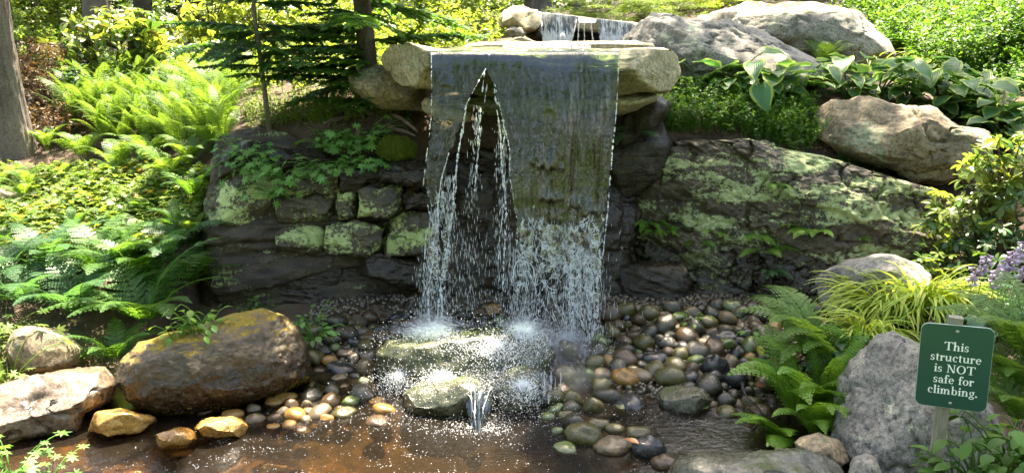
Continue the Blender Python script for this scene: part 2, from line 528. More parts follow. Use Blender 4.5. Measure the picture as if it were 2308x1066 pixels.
def hit(px, py, y0=2.4, y1=40):
    r = ray(px, py)
    ys = np.concatenate([np.arange(y0, 9, .03), np.arange(9, y1, .15)])
    q = CAM + r[None] * (ys / r[1])[:, None]
    below = q[:, 2] <= T(q[:, 0], q[:, 1], False)
    k = int(np.argmax(below)) if below.any() else len(ys) - 1
    return np.array([q[k, 0], q[k, 1], T(q[k, 0], q[k, 1])])


def tg(x, y, dz=0.0):
    return np.array([x, y, float(T(x, y)) + dz])


# ground sheet: fine where it is seen, coarse to the horizon
gx = np.concatenate([np.linspace(-260, -8, 26)[:-1], np.linspace(-8, 8, 230), np.linspace(8, 260, 26)[1:]])
gy = np.concatenate([np.linspace(-260, 1, 26)[:-1], np.linspace(1, 14, 210), np.linspace(14, 300, 30)[1:]])
X, Yg = np.meshgrid(gx, gy, indexing='ij')
Z = T(np.clip(X, -45, 45), np.clip(Yg, -45, 60))
gm = to_mesh('ground', np.stack([X, Yg, Z], -1).reshape(-1, 3), grid_faces(len(gx), len(gy)))
gm.materials.append(M_SOIL)
gm.materials.append(M_BED)
M_UNSEEN_LAWN = rock_mat('unseen_lawn', (.03, .07, .012), (.09, .16, .03), rough=.95, bump=1.0, scale=6, speck=.5)  # unseen ground behind the viewer, made green for the water to mirror
gm.materials.append(M_UNSEEN_LAWN)
cen = np.empty(len(gm.polygons) * 3)
gm.polygons.foreach_get('center', cen)
cen = cen.reshape(-1, 3)
gm.polygons.foreach_set('material_index', ((cen[:, 2] < .07) & (cen[:, 1] > 1.5) & (cen[:, 1] < 5.4)).astype(np.int32) + 2 * (cen[:, 1] < 1.1).astype(np.int32))
tag(link('ground', gm), 'brown leaf litter soil of the garden bank', kind='structure')

# ------------------------------------------------------------------ rocks
_ico = {}


def ico(sub):
    if sub not in _ico:
        bm = bmesh.new()
        bmesh.ops.create_icosphere(bm, subdivisions=sub, radius=1)
        V = np.array([v.co[:] for v in bm.verts])
        F = np.array([[v.index for v in f.verts] for f in bm.faces])
        bm.free()
        _ico[sub] = (nrm(V), F)
    return _ico[sub]


def vnormals(V, F):
    n = np.cross(V[F[:, 1]] - V[F[:, 0]], V[F[:, 2]] - V[F[:, 0]])
    o = np.zeros_like(V)
    for k in range(3):
        np.add.at(o, F[:, k], n)
    return nrm(o)


def strata_fn(p, ns, freq, seed, warp=.25, amp=1.0, groove=.5):
    h = p @ np.asarray(ns, float) * freq + warp * fbm(p * 1.7, 4, s=seed)
    k = np.floor(h)
    f = h - k
    off = _hash(k.astype(np.int64), np.int64(3), np.int64(1), seed)
    off2 = _hash(k.astype(np.int64) + 1, np.int64(3), np.int64(1), seed)
    t = np.clip((f - .82) / .18, 0, 1)
    t = t * t * (3 - 2 * t)
    base = off * (1 - t) + off2 * t
    return amp * (base - groove * np.exp(-((f - .9) / .05) ** 2))


def rock(name, pts, Y, depth, mat, label=None, cat='rock', group=None, sub=5, q=2.3, seed=0, amp=.03, freq=3.0, ncut=9, cutd=.8,
         strata=None, fine=.006, parent=None, push=0, cuts=(), kind=None, ridge=.0):
    """A closed stone whose outline from the viewer's side follows pts (photograph pixels), set Y metres ahead, half-thickness depth."""
    pts = np.array(pts, float)
    A2 = np.roll(pts, -1, 0)
    cr = pts[:, 0] * A2[:, 1] - A2[:, 0] * pts[:, 1]
    cx = ((pts[:, 0] + A2[:, 0]) * cr).sum() / (3 * cr.sum())
    cy = ((pts[:, 1] + A2[:, 1]) * cr).sum() / (3 * cr.sum())
    C = P(cx, cy, Y)
    w = nrm(C - CAM)
    r = nrm(np.cross(w, [0, 0, 1]))
    u = np.cross(r, w)
    # outline densified
    seg = []
    for a, b in zip(pts, A2):
        for t in np.linspace(0, 1, 24, endpoint=False):
            seg.append(a + (b - a) * t)
    seg = np.array(seg)
    d = ray(seg[:, 0], seg[:, 1])
    q3 = CAM + d * ((C - CAM) @ w / (d @ w))[:, None] - C
    a2, b2 = q3 @ r, q3 @ u
    th, R = np.arctan2(b2, a2), np.hypot(a2, b2)
    o = np.argsort(th)
    th, R = th[o], R[o]
    th = np.concatenate([th - 2 * math.pi, th, th + 2 * math.pi])
    R = np.tile(R, 3)
    gt = np.linspace(-math.pi, math.pi, 721)
    Rg = np.interp(gt, th, R)
    ks = np.exp(-np.linspace(-2, 2, 13) ** 2)
    ks /= ks.sum()
    Rg = np.convolve(np.concatenate([Rg[-13:-1], Rg, Rg[1:13]]), ks, 'same')[12:-12]
    D, F = ico(sub)
    Aa, Bb = np.abs(a2).max(), np.abs(b2).max()
    theta = np.arctan2(Bb * D[:, 1], Aa * D[:, 0])
    rho = np.hypot(D[:, 0], D[:, 1])
    kk = (rho ** q + np.abs(D[:, 2]) ** q) ** (-1 / q)
    s, t = rho * kk, D[:, 2] * kk
    Rr = np.interp(theta, gt, Rg)
    L = np.stack([Rr * s * np.cos(theta), Rr * s * np.sin(theta), depth * t], -1)
    g = np.random.default_rng(seed + 100)
    sc = np.array([Aa, Bb, depth])
    for k in range(ncut):
        n = nrm(g.normal(size=3) * [.7, .7, 1] + [0, .25, -.8])
        n2 = nrm(n / sc)
        hmax = (L @ n2).max()
        h = hmax * (cutd + g.uniform(0, .16))
        ov = np.maximum(0, L @ n2 - h)
        L = L - n2 * ov[:, None] * .93
    for n, hf in cuts:
        n2 = nrm(np.array(n, float))
        ov = np.maximum(0, L @ n2 - (L @ n2).max() * hf)
        L = L - n2 * ov[:, None] * .95
    V = L[:, :1] * r + L[:, 1:2] * u + L[:, 2:] * w
    N = nrm(vnormals(V, F) * .35 + nrm((L / sc ** 2)[:, :1] * r + (L / sc ** 2)[:, 1:2] * u + (L / sc ** 2)[:, 2:] * w) * .65)
    pw = V + C
    dsp = amp * fbm(pw * freq, 4, s=seed) + fine * fbm(pw * 22, 4, .6, s=seed + 5)
    if ridge:
        dsp -= ridge * np.exp(-(noise(pw * 2.6 + fbm(pw * 5, 3, s=seed)[:, None] * .4, seed + 9) / .045) ** 2)
    if strata:
        ns, fr, am = strata[:3]
        dsp = dsp + strata_fn(pw, ns, fr, seed, amp=am, warp=strata[3] if len(strata) > 3 else .3)
        dsp = dsp + strata_fn(pw, nrm(np.array(ns) + [.12, .1, .05]), fr * 2.7, seed + 3, amp=am * .35, warp=.5)
        jn = nrm(np.cross(ns, [.2, 1, 0]))
        dsp = dsp + strata_fn(pw, jn, fr * .28, seed + 7, amp=am * .6, warp=.35)
    V = V + N * dsp[:, None]
    me = to_mesh(name, V, F)
    me.materials.append(mat)
    loc = C if parent is None else C - np.array(parent.location)
    o = link(name, me, loc, parent=parent)
    if parent is None:
        tag(o, label, cat, group, kind)
    elif label:
        tag(o, label)
    return o


# the bedrock behind and beside the falls
STR = (.18, -.1, 1.0)
led = bpy.data.objects.new('rock_ledge', None)
COL.objects.link(led)
led.location = P(690, 700, 5.5)
tag(led, 'dark layered rock ledge with lichen covered blocks left of the waterfall', 'rock ledge')
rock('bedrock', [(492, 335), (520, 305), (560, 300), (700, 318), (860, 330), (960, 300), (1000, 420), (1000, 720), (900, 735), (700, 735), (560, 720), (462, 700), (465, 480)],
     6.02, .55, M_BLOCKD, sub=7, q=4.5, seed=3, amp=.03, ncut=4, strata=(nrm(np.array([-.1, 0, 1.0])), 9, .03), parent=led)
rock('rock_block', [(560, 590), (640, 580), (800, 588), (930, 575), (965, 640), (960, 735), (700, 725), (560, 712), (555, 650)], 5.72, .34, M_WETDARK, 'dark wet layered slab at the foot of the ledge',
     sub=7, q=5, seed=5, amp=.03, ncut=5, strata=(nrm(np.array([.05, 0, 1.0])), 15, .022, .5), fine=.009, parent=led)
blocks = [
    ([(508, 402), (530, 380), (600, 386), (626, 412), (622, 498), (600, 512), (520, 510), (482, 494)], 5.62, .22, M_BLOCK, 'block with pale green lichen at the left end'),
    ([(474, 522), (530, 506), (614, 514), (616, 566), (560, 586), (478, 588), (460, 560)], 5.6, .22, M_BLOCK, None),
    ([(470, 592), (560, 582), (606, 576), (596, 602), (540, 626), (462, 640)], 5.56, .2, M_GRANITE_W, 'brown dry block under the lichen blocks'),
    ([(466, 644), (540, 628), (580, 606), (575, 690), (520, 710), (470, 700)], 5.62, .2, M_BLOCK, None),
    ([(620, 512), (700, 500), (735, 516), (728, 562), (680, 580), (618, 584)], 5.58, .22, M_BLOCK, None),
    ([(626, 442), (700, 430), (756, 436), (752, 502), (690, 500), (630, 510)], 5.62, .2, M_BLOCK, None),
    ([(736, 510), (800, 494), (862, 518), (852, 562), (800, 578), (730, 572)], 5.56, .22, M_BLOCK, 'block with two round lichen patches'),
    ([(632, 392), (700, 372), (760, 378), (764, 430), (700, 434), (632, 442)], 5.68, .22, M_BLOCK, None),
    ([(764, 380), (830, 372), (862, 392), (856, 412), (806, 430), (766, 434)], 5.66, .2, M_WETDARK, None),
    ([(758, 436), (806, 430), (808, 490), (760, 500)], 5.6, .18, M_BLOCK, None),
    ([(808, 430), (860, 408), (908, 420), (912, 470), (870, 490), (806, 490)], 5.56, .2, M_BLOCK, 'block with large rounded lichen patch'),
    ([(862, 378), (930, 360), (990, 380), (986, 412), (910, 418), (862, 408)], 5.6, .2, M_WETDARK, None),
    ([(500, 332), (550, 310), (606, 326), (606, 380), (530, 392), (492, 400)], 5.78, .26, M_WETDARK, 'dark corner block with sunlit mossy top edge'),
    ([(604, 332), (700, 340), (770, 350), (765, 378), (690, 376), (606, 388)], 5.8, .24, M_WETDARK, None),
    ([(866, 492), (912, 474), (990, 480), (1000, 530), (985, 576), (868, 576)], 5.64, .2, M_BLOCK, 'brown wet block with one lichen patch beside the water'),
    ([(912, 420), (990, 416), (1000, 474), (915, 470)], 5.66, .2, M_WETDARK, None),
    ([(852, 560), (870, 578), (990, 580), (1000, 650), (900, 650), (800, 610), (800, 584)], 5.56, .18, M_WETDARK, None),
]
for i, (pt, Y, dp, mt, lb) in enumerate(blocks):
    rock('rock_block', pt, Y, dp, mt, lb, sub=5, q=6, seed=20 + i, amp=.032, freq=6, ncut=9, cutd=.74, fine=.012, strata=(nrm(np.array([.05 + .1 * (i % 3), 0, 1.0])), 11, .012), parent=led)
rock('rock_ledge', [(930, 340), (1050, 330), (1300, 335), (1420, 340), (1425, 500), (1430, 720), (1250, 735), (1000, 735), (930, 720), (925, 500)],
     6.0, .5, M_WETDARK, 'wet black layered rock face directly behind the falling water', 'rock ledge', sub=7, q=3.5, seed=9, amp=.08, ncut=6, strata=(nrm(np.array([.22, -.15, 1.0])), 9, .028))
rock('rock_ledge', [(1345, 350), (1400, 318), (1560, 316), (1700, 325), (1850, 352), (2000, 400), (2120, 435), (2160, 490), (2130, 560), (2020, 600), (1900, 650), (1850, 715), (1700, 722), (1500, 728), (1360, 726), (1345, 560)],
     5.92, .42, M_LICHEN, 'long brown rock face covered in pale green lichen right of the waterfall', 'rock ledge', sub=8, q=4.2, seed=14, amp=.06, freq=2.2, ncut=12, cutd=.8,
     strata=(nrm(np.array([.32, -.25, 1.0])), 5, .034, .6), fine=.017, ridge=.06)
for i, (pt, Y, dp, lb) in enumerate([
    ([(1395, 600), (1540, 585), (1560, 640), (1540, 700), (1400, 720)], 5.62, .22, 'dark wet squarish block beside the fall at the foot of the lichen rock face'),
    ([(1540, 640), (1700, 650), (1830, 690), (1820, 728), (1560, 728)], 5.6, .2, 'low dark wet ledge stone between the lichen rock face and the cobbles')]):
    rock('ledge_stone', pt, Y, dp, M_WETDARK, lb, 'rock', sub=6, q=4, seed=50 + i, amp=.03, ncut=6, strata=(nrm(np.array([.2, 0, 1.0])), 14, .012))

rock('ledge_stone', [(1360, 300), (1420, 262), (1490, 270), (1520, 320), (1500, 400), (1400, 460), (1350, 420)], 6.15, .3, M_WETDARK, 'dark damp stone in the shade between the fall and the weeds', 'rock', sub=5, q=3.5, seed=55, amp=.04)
# slabs that carry the water
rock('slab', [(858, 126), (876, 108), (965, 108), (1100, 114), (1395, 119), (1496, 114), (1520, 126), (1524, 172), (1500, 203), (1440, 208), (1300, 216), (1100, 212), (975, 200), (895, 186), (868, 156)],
     5.5, .5, M_SLAB_WETSHADE, 'wide pale stone slab whose front edge the main waterfall pours over', 'stone slab', sub=6, q=7, seed=31, amp=.022, freq=4.5, ncut=0, fine=.008, strata=(nrm(np.array([.02, 0, 1.0])), 14, .005, .2), cuts=[((.0, -.9, -.75), .70), ((-.8, -.2, -.6), .8), ((.7, 0, -.75), .82), ((.1, .75, -.8), .86)])
rock('slab_support_stone', [(960, 215), (1100, 212), (1300, 215), (1470, 205), (1480, 225), (1400, 258), (1250, 275), (1100, 262), (960, 240)], 5.72, .45, M_SLAB_WETSHADE,
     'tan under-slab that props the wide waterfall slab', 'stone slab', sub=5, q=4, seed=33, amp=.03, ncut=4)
rock('slab_support_stone', [(1395, 250), (1480, 215), (1520, 235), (1480, 290), (1400, 340)], 5.9, .3, M_WETDARK, 'shadowed stone under the right end of the wide slab', 'rock', seed=34, q=3.5)
rock('slab_support_stone', [(780, 155), (870, 150), (960, 190), (960, 250), (860, 240), (790, 200)], 6.0, .35, M_GRANITE_W, 'brown stone under the left end of the wide slab', 'rock', seed=35, q=3)
rock('stone', [(950, 232), (1000, 228), (1060, 234), (1062, 268), (1000, 274), (952, 250)], 5.62, .2, M_SLAB, 'small tan block wedged under the wide slab behind the left strand of water', 'rock', seed=36, q=5)
rock('slab', [(1050, 100), (1150, 97), (1400, 96), (1470, 97), (1470, 118), (1050, 118)], 6.7, .4, M_SLAB, 'middle stone step between the upper fall and the wide slab', 'stone slab', seed=37, q=6, amp=.01, ncut=0)
rock('slab', [(1195, 26), (1300, 38), (1440, 53), (1620, 62), (1620, 90), (1440, 88), (1300, 70), (1200, 60)], 8.6, .5, M_SLAB, 'upper lip slab that the far waterfall pours over', 'stone slab', seed=38, q=6, amp=.01, ncut=0)
rock('upper_ledge', [(1190, 40), (1450, 60), (1450, 110), (1190, 108)], 8.95, .5, M_WETDARK, 'dark wet rock behind the far upper waterfall', 'rock ledge', seed=39, q=5, strata=(nrm(np.array([0, 0, 1.0])), 12, .02))
rock('boulder', [(1126, 40), (1138, 24), (1158, 15), (1212, 22), (1222, 50), (1205, 68), (1180, 78), (1150, 62), (1130, 62)], 8.2, .4, M_SLAB, 'tan angular stone at the left end of the upper fall', 'rock', seed=40, q=3.5, amp=.03)
rock('round_stone', [(1135, 70), (1150, 58), (1178, 62), (1186, 76), (1172, 90), (1146, 86)], 7.9, .14, M_GRANITE_M, 'round yellowish stone stacked under the angular tan stone', 'rock', seed=41, q=2.2, ncut=2)
rock('round_stone', [(1138, 96), (1160, 84), (1190, 84), (1215, 96), (1200, 108), (1145, 108)], 7.7, .16, M_SLAB, 'low flat stone at the bottom of the stack left of the upper fall', 'rock', seed=42, q=2.6)
rock('round_stone', [(1180, 70), (1220, 55), (1228, 100), (1190, 98)], 8.3, .2, M_WETDARK, 'dark shaded stone between the stack and the upper fall', 'rock', seed=43, q=3)

# boulders up the right bank
rock('boulder', [(1392, 112), (1430, 62), (1470, 28), (1500, 24), (1560, 50), (1650, 52), (1680, 55), (1740, 80), (1850, 140), (1880, 190), (1700, 200), (1540, 200), (1440, 150)],
     7.3, .6, M_GRANITE, 'big smooth grey boulder sloping down behind the hostas, right of the upper fall', 'boulder', sub=6, q=2.4, seed=60, amp=.05, ncut=7, fine=.010, ridge=.03)
rock('boulder', [(1560, 40), (1610, 12), (1660, 2), (1760, 10), (1870, 14), (1930, 22), (1960, 55), (2000, 95), (2022, 130), (1970, 150), (1880, 160), (1700, 130), (1580, 80)],
     8.8, .8, M_GRANITE_M, 'rounded grey boulder with moss along its crest at the top right', 'boulder', sub=6, q=2.3, seed=62, amp=.06, ncut=8, ridge=.03)
rock('boulder', [(1826, 262), (1870, 228), (1930, 216), (1985, 222), (2060, 232), (2100, 240), (2125, 262), (2160, 285), (2215, 290), (2243, 300), (2238, 350), (2225, 392), (2180, 412), (2130, 428), (2060, 420), (1990, 385), (1900, 350), (1840, 310)],
     5.95, .42, M_GRANITE_W, 'large rugged brown granite boulder with a dark crack sitting on top of the lichen ledge', 'boulder', sub=6, q=2.5, seed=64, amp=.055, freq=3.2, ncut=12, cutd=.74, ridge=.05, fine=.009)
rock('boulder', [(1838, 630), (1862, 612), (1920, 592), (1985, 573), (2030, 576), (2075, 590), (2100, 620), (2110, 680), (2000, 740), (1930, 760), (1882, 720), (1850, 680)],
     4.85, .42, M_GRANITE, 'grey boulder with flat rust-tinted top behind the golden grass', 'boulder', sub=6, q=2.8, seed=66, amp=.035, ncut=9, cutd=.76, fine=.006)
rock('boulder', [(1868, 980), (1885, 900), (1925, 820), (1975, 758), (2030, 762), (2100, 800), (2170, 850), (2230, 900), (2275, 980), (2295, 1060), (2280, 1150), (2100, 1200), (1960, 1180), (1900, 1060)],
     3.35, .5, M_GRANITE, 'very large pale grey boulder standing behind the green sign', 'boulder', sub=6, q=2.8, seed=68, amp=.05, freq=3.5, ncut=6, cutd=.84, fine=.010, ridge=.04)
rock('stone', [(1912, 1066), (1925, 1030), (1950, 1018), (1978, 1030), (1996, 1075), (1980, 1110), (1925, 1110)], 2.75, .1, M_GRANITE, 'small smooth grey stone at the foot of the boulder by the sign', 'rock', seed=70, q=2.2, ncut=2, sub=4)
rock('stone', [(1800, 1000), (1850, 975), (1900, 990), (1915, 1040), (1870, 1070), (1810, 1050)], 3.2, .15, M_GRANITE_W, 'brown stone half hidden under the fern by the pool', 'rock', seed=71, q=2.5, sub=4)
rock('flat_rock', [(1500, 1080), (1520, 1040), (1570, 1020), (1680, 1014), (1790, 1012), (1850, 1022), (1900, 1060), (1920, 1130), (1800, 1200), (1560, 1200), (1500, 1130)], 2.95, .32, M_DARKWET,
     'broad low dark wet rock at the bottom edge right of the pool', 'rock', sub=6, q=2.6, seed=72, amp=.03, ncut=6)
rock('boulder', [(2150, 172), (2200, 160), (2260, 182), (2270, 215), (2180, 215)], 7.3, .3, M_GRANITE_M, 'low grey boulder half buried behind the hostas', 'boulder', seed=73)
rock('boulder', [(1690, 390), (1800, 370), (1900, 400), (1880, 430), (1760, 412)], 5.75, .15, M_WETDARK, 'thin brown rock shelf under the small ferns on the ledge top', 'rock', seed=74, q=3)

# pool-side rocks, left
rock('boulder', [(264, 860), (272, 818), (310, 782), (370, 755), (450, 740), (520, 715), (590, 698), (640, 712), (680, 750), (704, 810), (700, 860), (640, 890), (540, 910), (430, 930), (330, 935), (285, 910)],
     4.05, .33, M_MOSSBOULDER, 'big rounded brown boulder with golden moss on top at the left of the pool', 'boulder', sub=7, q=2.3, seed=80, amp=.024, freq=3.2, ncut=3, cutd=.9, fine=.008, ridge=.0)
rock('flat_rock', [(-60, 900), (0, 868), (80, 845), (170, 832), (235, 828), (262, 868), (240, 905), (190, 935), (185, 975), (60, 995), (-60, 1010)],
     3.75, .34, M_WETFLAT, 'wide flat pale wet rock at the far left edge of the pool', 'rock', sub=6, q=2.7, seed=82, amp=.03, ncut=8, cutd=.8, ridge=.03)
rock('boulder', [(36, 748), (90, 732), (150, 745), (195, 790), (190, 825), (110, 845), (45, 830), (20, 790)], 4.3, .25, M_GRANITE_W, 'pinkish brown boulder under the ferns at far left', 'boulder', seed=84, q=2.5)
rock('stone', [(190, 972), (215, 925), (270, 916), (330, 930), (357, 950), (320, 978), (250, 985)], 3.62, .17, M_ORANGE, 'flat golden wet stone in the shallows left of the mossy boulder', 'rock', seed=86, q=2.6)
rock('stone', [(436, 962), (470, 940), (520, 938), (556, 955), (545, 980), (480, 988)], 3.6, .14, M_ORANGE, 'flat yellowish stone with green algae in the shallows', 'rock', seed=87, q=2.6)
rock('stone', [(352, 988), (380, 975), (430, 973), (445, 984), (420, 1000), (370, 1003)], 3.45, .1, COB['orange'], 'small orange stone barely above the water', 'rock', seed=88, q=2.6, sub=4)
rock('stone', [(-20, 420), (30, 430), (75, 450), (70, 478), (0, 480)], 6.2, .2, M_GRANITE_W, 'brown stone half hidden in the sunny ground cover at far left', 'rock', seed=89, q=2.5, sub=4)
rock('stone', [(670, 140), (700, 124), (722, 132), (715, 165), (680, 175)], 8.3, .15, M_GRANITE_W, 'pale sunlit stone behind the hemlock boughs', 'rock', seed=90, q=2.5, sub=4)

for i, (pt, Y, kd, lb) in enumerate([
    ([(560, 1000), (600, 985), (660, 990), (680, 1010), (620, 1025), (570, 1018)], 3.35, 'brown', 'drowned brown stone under the water below the bright pebble row'),
    ([(250, 1010), (300, 998), (360, 1008), (350, 1030), (280, 1034)], 3.3, 'orange', 'drowned amber stone in the shallows below the flat golden stone'),
    ([(420, 1030), (470, 1018), (530, 1030), (510, 1052), (440, 1054)], 3.2, 'olive', 'drowned olive stone in the left shallows near the bottom edge'),
    ([(120, 1005), (180, 992), (230, 1008), (200, 1030), (130, 1030)], 3.35, 'tan', 'drowned pale stone off the flat wet rock'),
    ([(700, 1020), (760, 1008), (820, 1022), (800, 1046), (720, 1046)], 3.2, 'brown', 'drowned dark brown stone in the middle of the shallows')]):
    rock('stone', pt, Y, .1, COB[kd], lb, 'rock', seed=200 + i, q=2.3, sub=4)
    bpy.data.objects[COL.objects[-1].name].location.z = -.085
# boulders the water lands on
rock('splash_boulder', [(850, 800), (880, 752), (960, 735), (1100, 730), (1220, 742), (1260, 790), (1240, 850), (1180, 905), (1050, 925), (920, 915), (860, 870)],
     4.35, .38, M_GREENWET, 'broad rounded green boulder that the falling water splashes onto', 'boulder', sub=6, q=2.2, seed=92, amp=.03, ncut=5)
rock('splash_boulder', [(912, 890), (960, 858), (1040, 850), (1110, 868), (1130, 915), (1090, 955), (1000, 955), (930, 935)], 3.95, .22, M_GREENWET, 'low mossy green stone in front of the splash boulder', 'rock', sub=5, q=2.3, seed=93)
rock('splash_boulder', [(1100, 880), (1130, 840), (1180, 826), (1225, 842), (1235, 900), (1190, 945), (1120, 950)], 4.0, .2, M_GREENWET, 'pale peaked wet stone at the right of the splash boulder', 'rock', sub=5, q=2.4, seed=94)
rock('boulder', [(1478, 900), (1492, 876), (1540, 866), (1585, 876), (1606, 905), (1598, 935), (1550, 948), (1500, 942)], 4.0, .2, M_DARKWET, 'dark speckled wet boulder in the pool edge right of the falls', 'boulder', seed=95)
rock('boulder', [(1370, 935), (1395, 895), (1430, 890), (1456, 915), (1450, 950), (1400, 960)], 3.95, .14, COB['black'], 'blue-black wet stone between the falls and the speckled boulder', 'rock', seed=96, sub=4)
rock('boulder', [(1720, 880), (1750, 840), (1800, 838), (1830, 880), (1820, 920), (1740, 925)], 4.2, .2, M_DARKWET, 'dark boulder behind the fern at the right edge of the cobbles', 'boulder', seed=97, sub=4)
rock('boulder', [(1716, 745), (1745, 728), (1790, 735), (1800, 770), (1730, 780)], 4.9, .14, M_DARKWET, 'dark mossy stone at the top right of the cobbles', 'rock', seed=98, sub=4)

bpy.context.view_layer.update()
DG = bpy.context.evaluated_depsgraph_get()
ROCKS = [o for o in COL.objects if o.type == 'MESH']


def surf(px, py, lift=0.0, only=None):
    """Point and normal of the rock or ground seen at a pixel."""
    d = Vector(nrm(ray(px, py)))
    ok, loc, n, _i, _o, _m = S.ray_cast(DG, Vector(CAM), d)
    if not ok:
        return hit(px, py), np.array([0, 0, 1.0])
    return np.array(loc) + np.array(n) * lift, np.array(n)

# ------------------------------------------------------------------ water
D_ico = ico(4)
def water_mat():
    m = Mat('pool_water')
    co = m.n('NewGeometry', out=None).outputs['Position']
    n1 = m.noise(co, 9, 4, .6, .3)
    n2 = m.noise(co, 45, 4, .65)
    h = m.math('ADD', m.math('MULTIPLY', n1, .9), m.math('MULTIPLY', n2, .28))
    b = m.n('Bump', {'Strength': .3, 'Distance': .03, 'Height': h})
    fr = m.n('Fresnel', {'IOR': 1.33, 'Normal': b})
    gl = m.n('BsdfGlossy', {'Color': (1, 1, 1), 'Roughness': .05, 'Normal': b})
    tr = m.n('BsdfTransparent', {'Color': (.80, .62, .38)})
    murk_shade = m.n('BsdfDiffuse', {'Color': (.014, .011, .008)})  # murky water, darkened further to carry the pool's shade
    body = m.mixsh(.5, tr, murk_shade)
    return m.done(m.mixsh(m.math('MULTIPLY', fr, 1.15, clamp=True), body, gl))


def sheet_mat(name, white=.3, tint=(.62, .66, .5), tear=None, film0=.035, th=.66):
    """Falling water: tinted film that mirrors what stands behind the viewer, with aerated streaks."""
    m = Mat(name)
    uv = m.n('UVMap')
    st = m.n('VectorMath', {0: uv, 1: (24, 1.3, 1)}, operation='MULTIPLY')
    st2 = m.n('VectorMath', {0: uv, 1: (62, 4.5, 1)}, operation='MULTIPLY')
    n1 = m.noise(st, 1, 3, .6)
    n2 = m.noise(st2, 1, 3, .6)
    h = m.math('ADD', n1, m.math('MULTIPLY', n2, .4))
    b = m.n('Bump', {'Strength': 1.0, 'Distance': .022, 'Height': h})
    gl = m.n('BsdfGlossy', {'Color': (.95, .97, 1), 'Roughness': .03, 'Normal': b})
    tr = m.n('BsdfTransparent', {'Color': m.ramp(n1, [(.3, tuple(t_ * .6 for t_ in tint)), (.65, tint)])})  # streaked tint; the green ones paint in the trees' reflection
    fr = m.n('Fresnel', {'IOR': 1.45, 'Normal': b})
    film = m.mixsh(m.math('ADD', film0, m.math('MULTIPLY', fr, 1.0), clamp=True), tr, gl)
    foam = m.n('BsdfPrincipled', {'Base Color': (.82, .86, .9), 'Roughness': .3, 'Normal': b})
    ft = m.n('BsdfTranslucent', {'Color': (.8, .85, .9)})
    foam = m.mixsh(.5, foam, ft)
    vy = m.n('SeparateXYZ', {0: uv}, out=1)
    low = m.smooth(vy, .45, 1.0)
    top = m.math('SUBTRACT', 1, m.smooth(vy, .02, .16))  # extra white at the lip paints the highlight there as foam
    k = m.math('ADD', m.math('MULTIPLY', n1, .6), m.math('MULTIPLY', n2, .5))
    k = m.math('ADD', k, m.math('ADD', m.math('MULTIPLY', low, .12), m.math('MULTIPLY', top, .03)))
    fk = m.math('MULTIPLY', m.smooth(k, th, th + .14), white)
    sh = m.mixsh(fk, film, foam)
    if tear:
        big = m.noise(m.n('VectorMath', {0: uv, 1: (12, 13, 1)}, operation='MULTIPLY'), 1, 5, .62, .5)
        thr = m.n('MapRange', {0: vy, 1: tear[0], 2: tear[1], 3: .18, 4: .78})
        d = m.math('SUBTRACT', big, thr)
        rim = m.math('MULTIPLY', m.math('SUBTRACT', 1, m.smooth(m.math('ABSOLUTE', m.math('SUBTRACT', d, .02)), .012, .05)), .85)
        sh = m.mixsh(rim, sh, foam)
        sh = m.mixsh(m.math('GREATER_THAN', d, 0), m.n('BsdfTransparent', {'Color': (1, 1, 1)}), sh)
    return m.done(sh)


def drop_mat(name='white_water', a=.25):
    m = Mat(name)
    p = m.n('BsdfPrincipled', {'Base Color': (.88, .91, .94), 'Roughness': .15, 'Specular IOR Level': .8})
    t = m.n('BsdfTranslucent', {'Color': (.9, .93, .96)})
    return m.done(m.mixsh(a, m.mixsh(.45, p, t), m.n('BsdfTransparent', {'Color': (1, 1, 1)})))


M_WATER = water_mat()
M_SHEET = sheet_mat('falling_water_tree_tint', white=.10, tint=(.50, .60, .32), tear=(.74, .97), film0=.03)
M_SHEET_L = sheet_mat('falling_water_narrow', white=.2, tint=(.55, .62, .42), tear=(.80, 1.0), film0=.02)
M_SHEET_W = sheet_mat('falling_water_far', white=.95, tint=(.55, .6, .6), th=.5)
M_SPOUT = sheet_mat('spout_water', white=.9, tint=(.85, .88, .88))
M_STREAM = sheet_mat('stream_water', white=.25, tint=(.6, .6, .5))
M_DROP = drop_mat(a=.38)
M_SPRAY = drop_mat('spray_water', .45)

# pool surface
wx = np.linspace(-4.5, 2.2, 60)
wy = np.linspace(1.2, 5.2, 50)
X, Yg = np.meshgrid(wx, wy, indexing='ij')
pm = to_mesh('pool_water', np.stack([X, Yg, 0 * X], -1).reshape(-1, 3), grid_faces(60, 50))
pm.materials.append(M_WATER)
tag(link('pool_water', pm), 'shallow brown pool of water with bubbles', kind='structure')


def lip_path(n, z0, yback, ylip, v, drop, nb=14):
    """Water path: flat run on the slab, rounded lip, free fall. Returns y, z and fraction."""
    y = list(np.linspace(yback, ylip, nb))
    z = [z0] * nb
    tau = np.linspace(0, math.sqrt(2 * drop / 9.8), n) 
    tau = tau ** .8 * tau[-1] ** .2
    for t in tau[1:]:
        y.append(ylip - v * t - .03 * min(1, t * 14))
        z.append(z0 - 4.9 * t * t)
    return np.array(y), np.array(z)


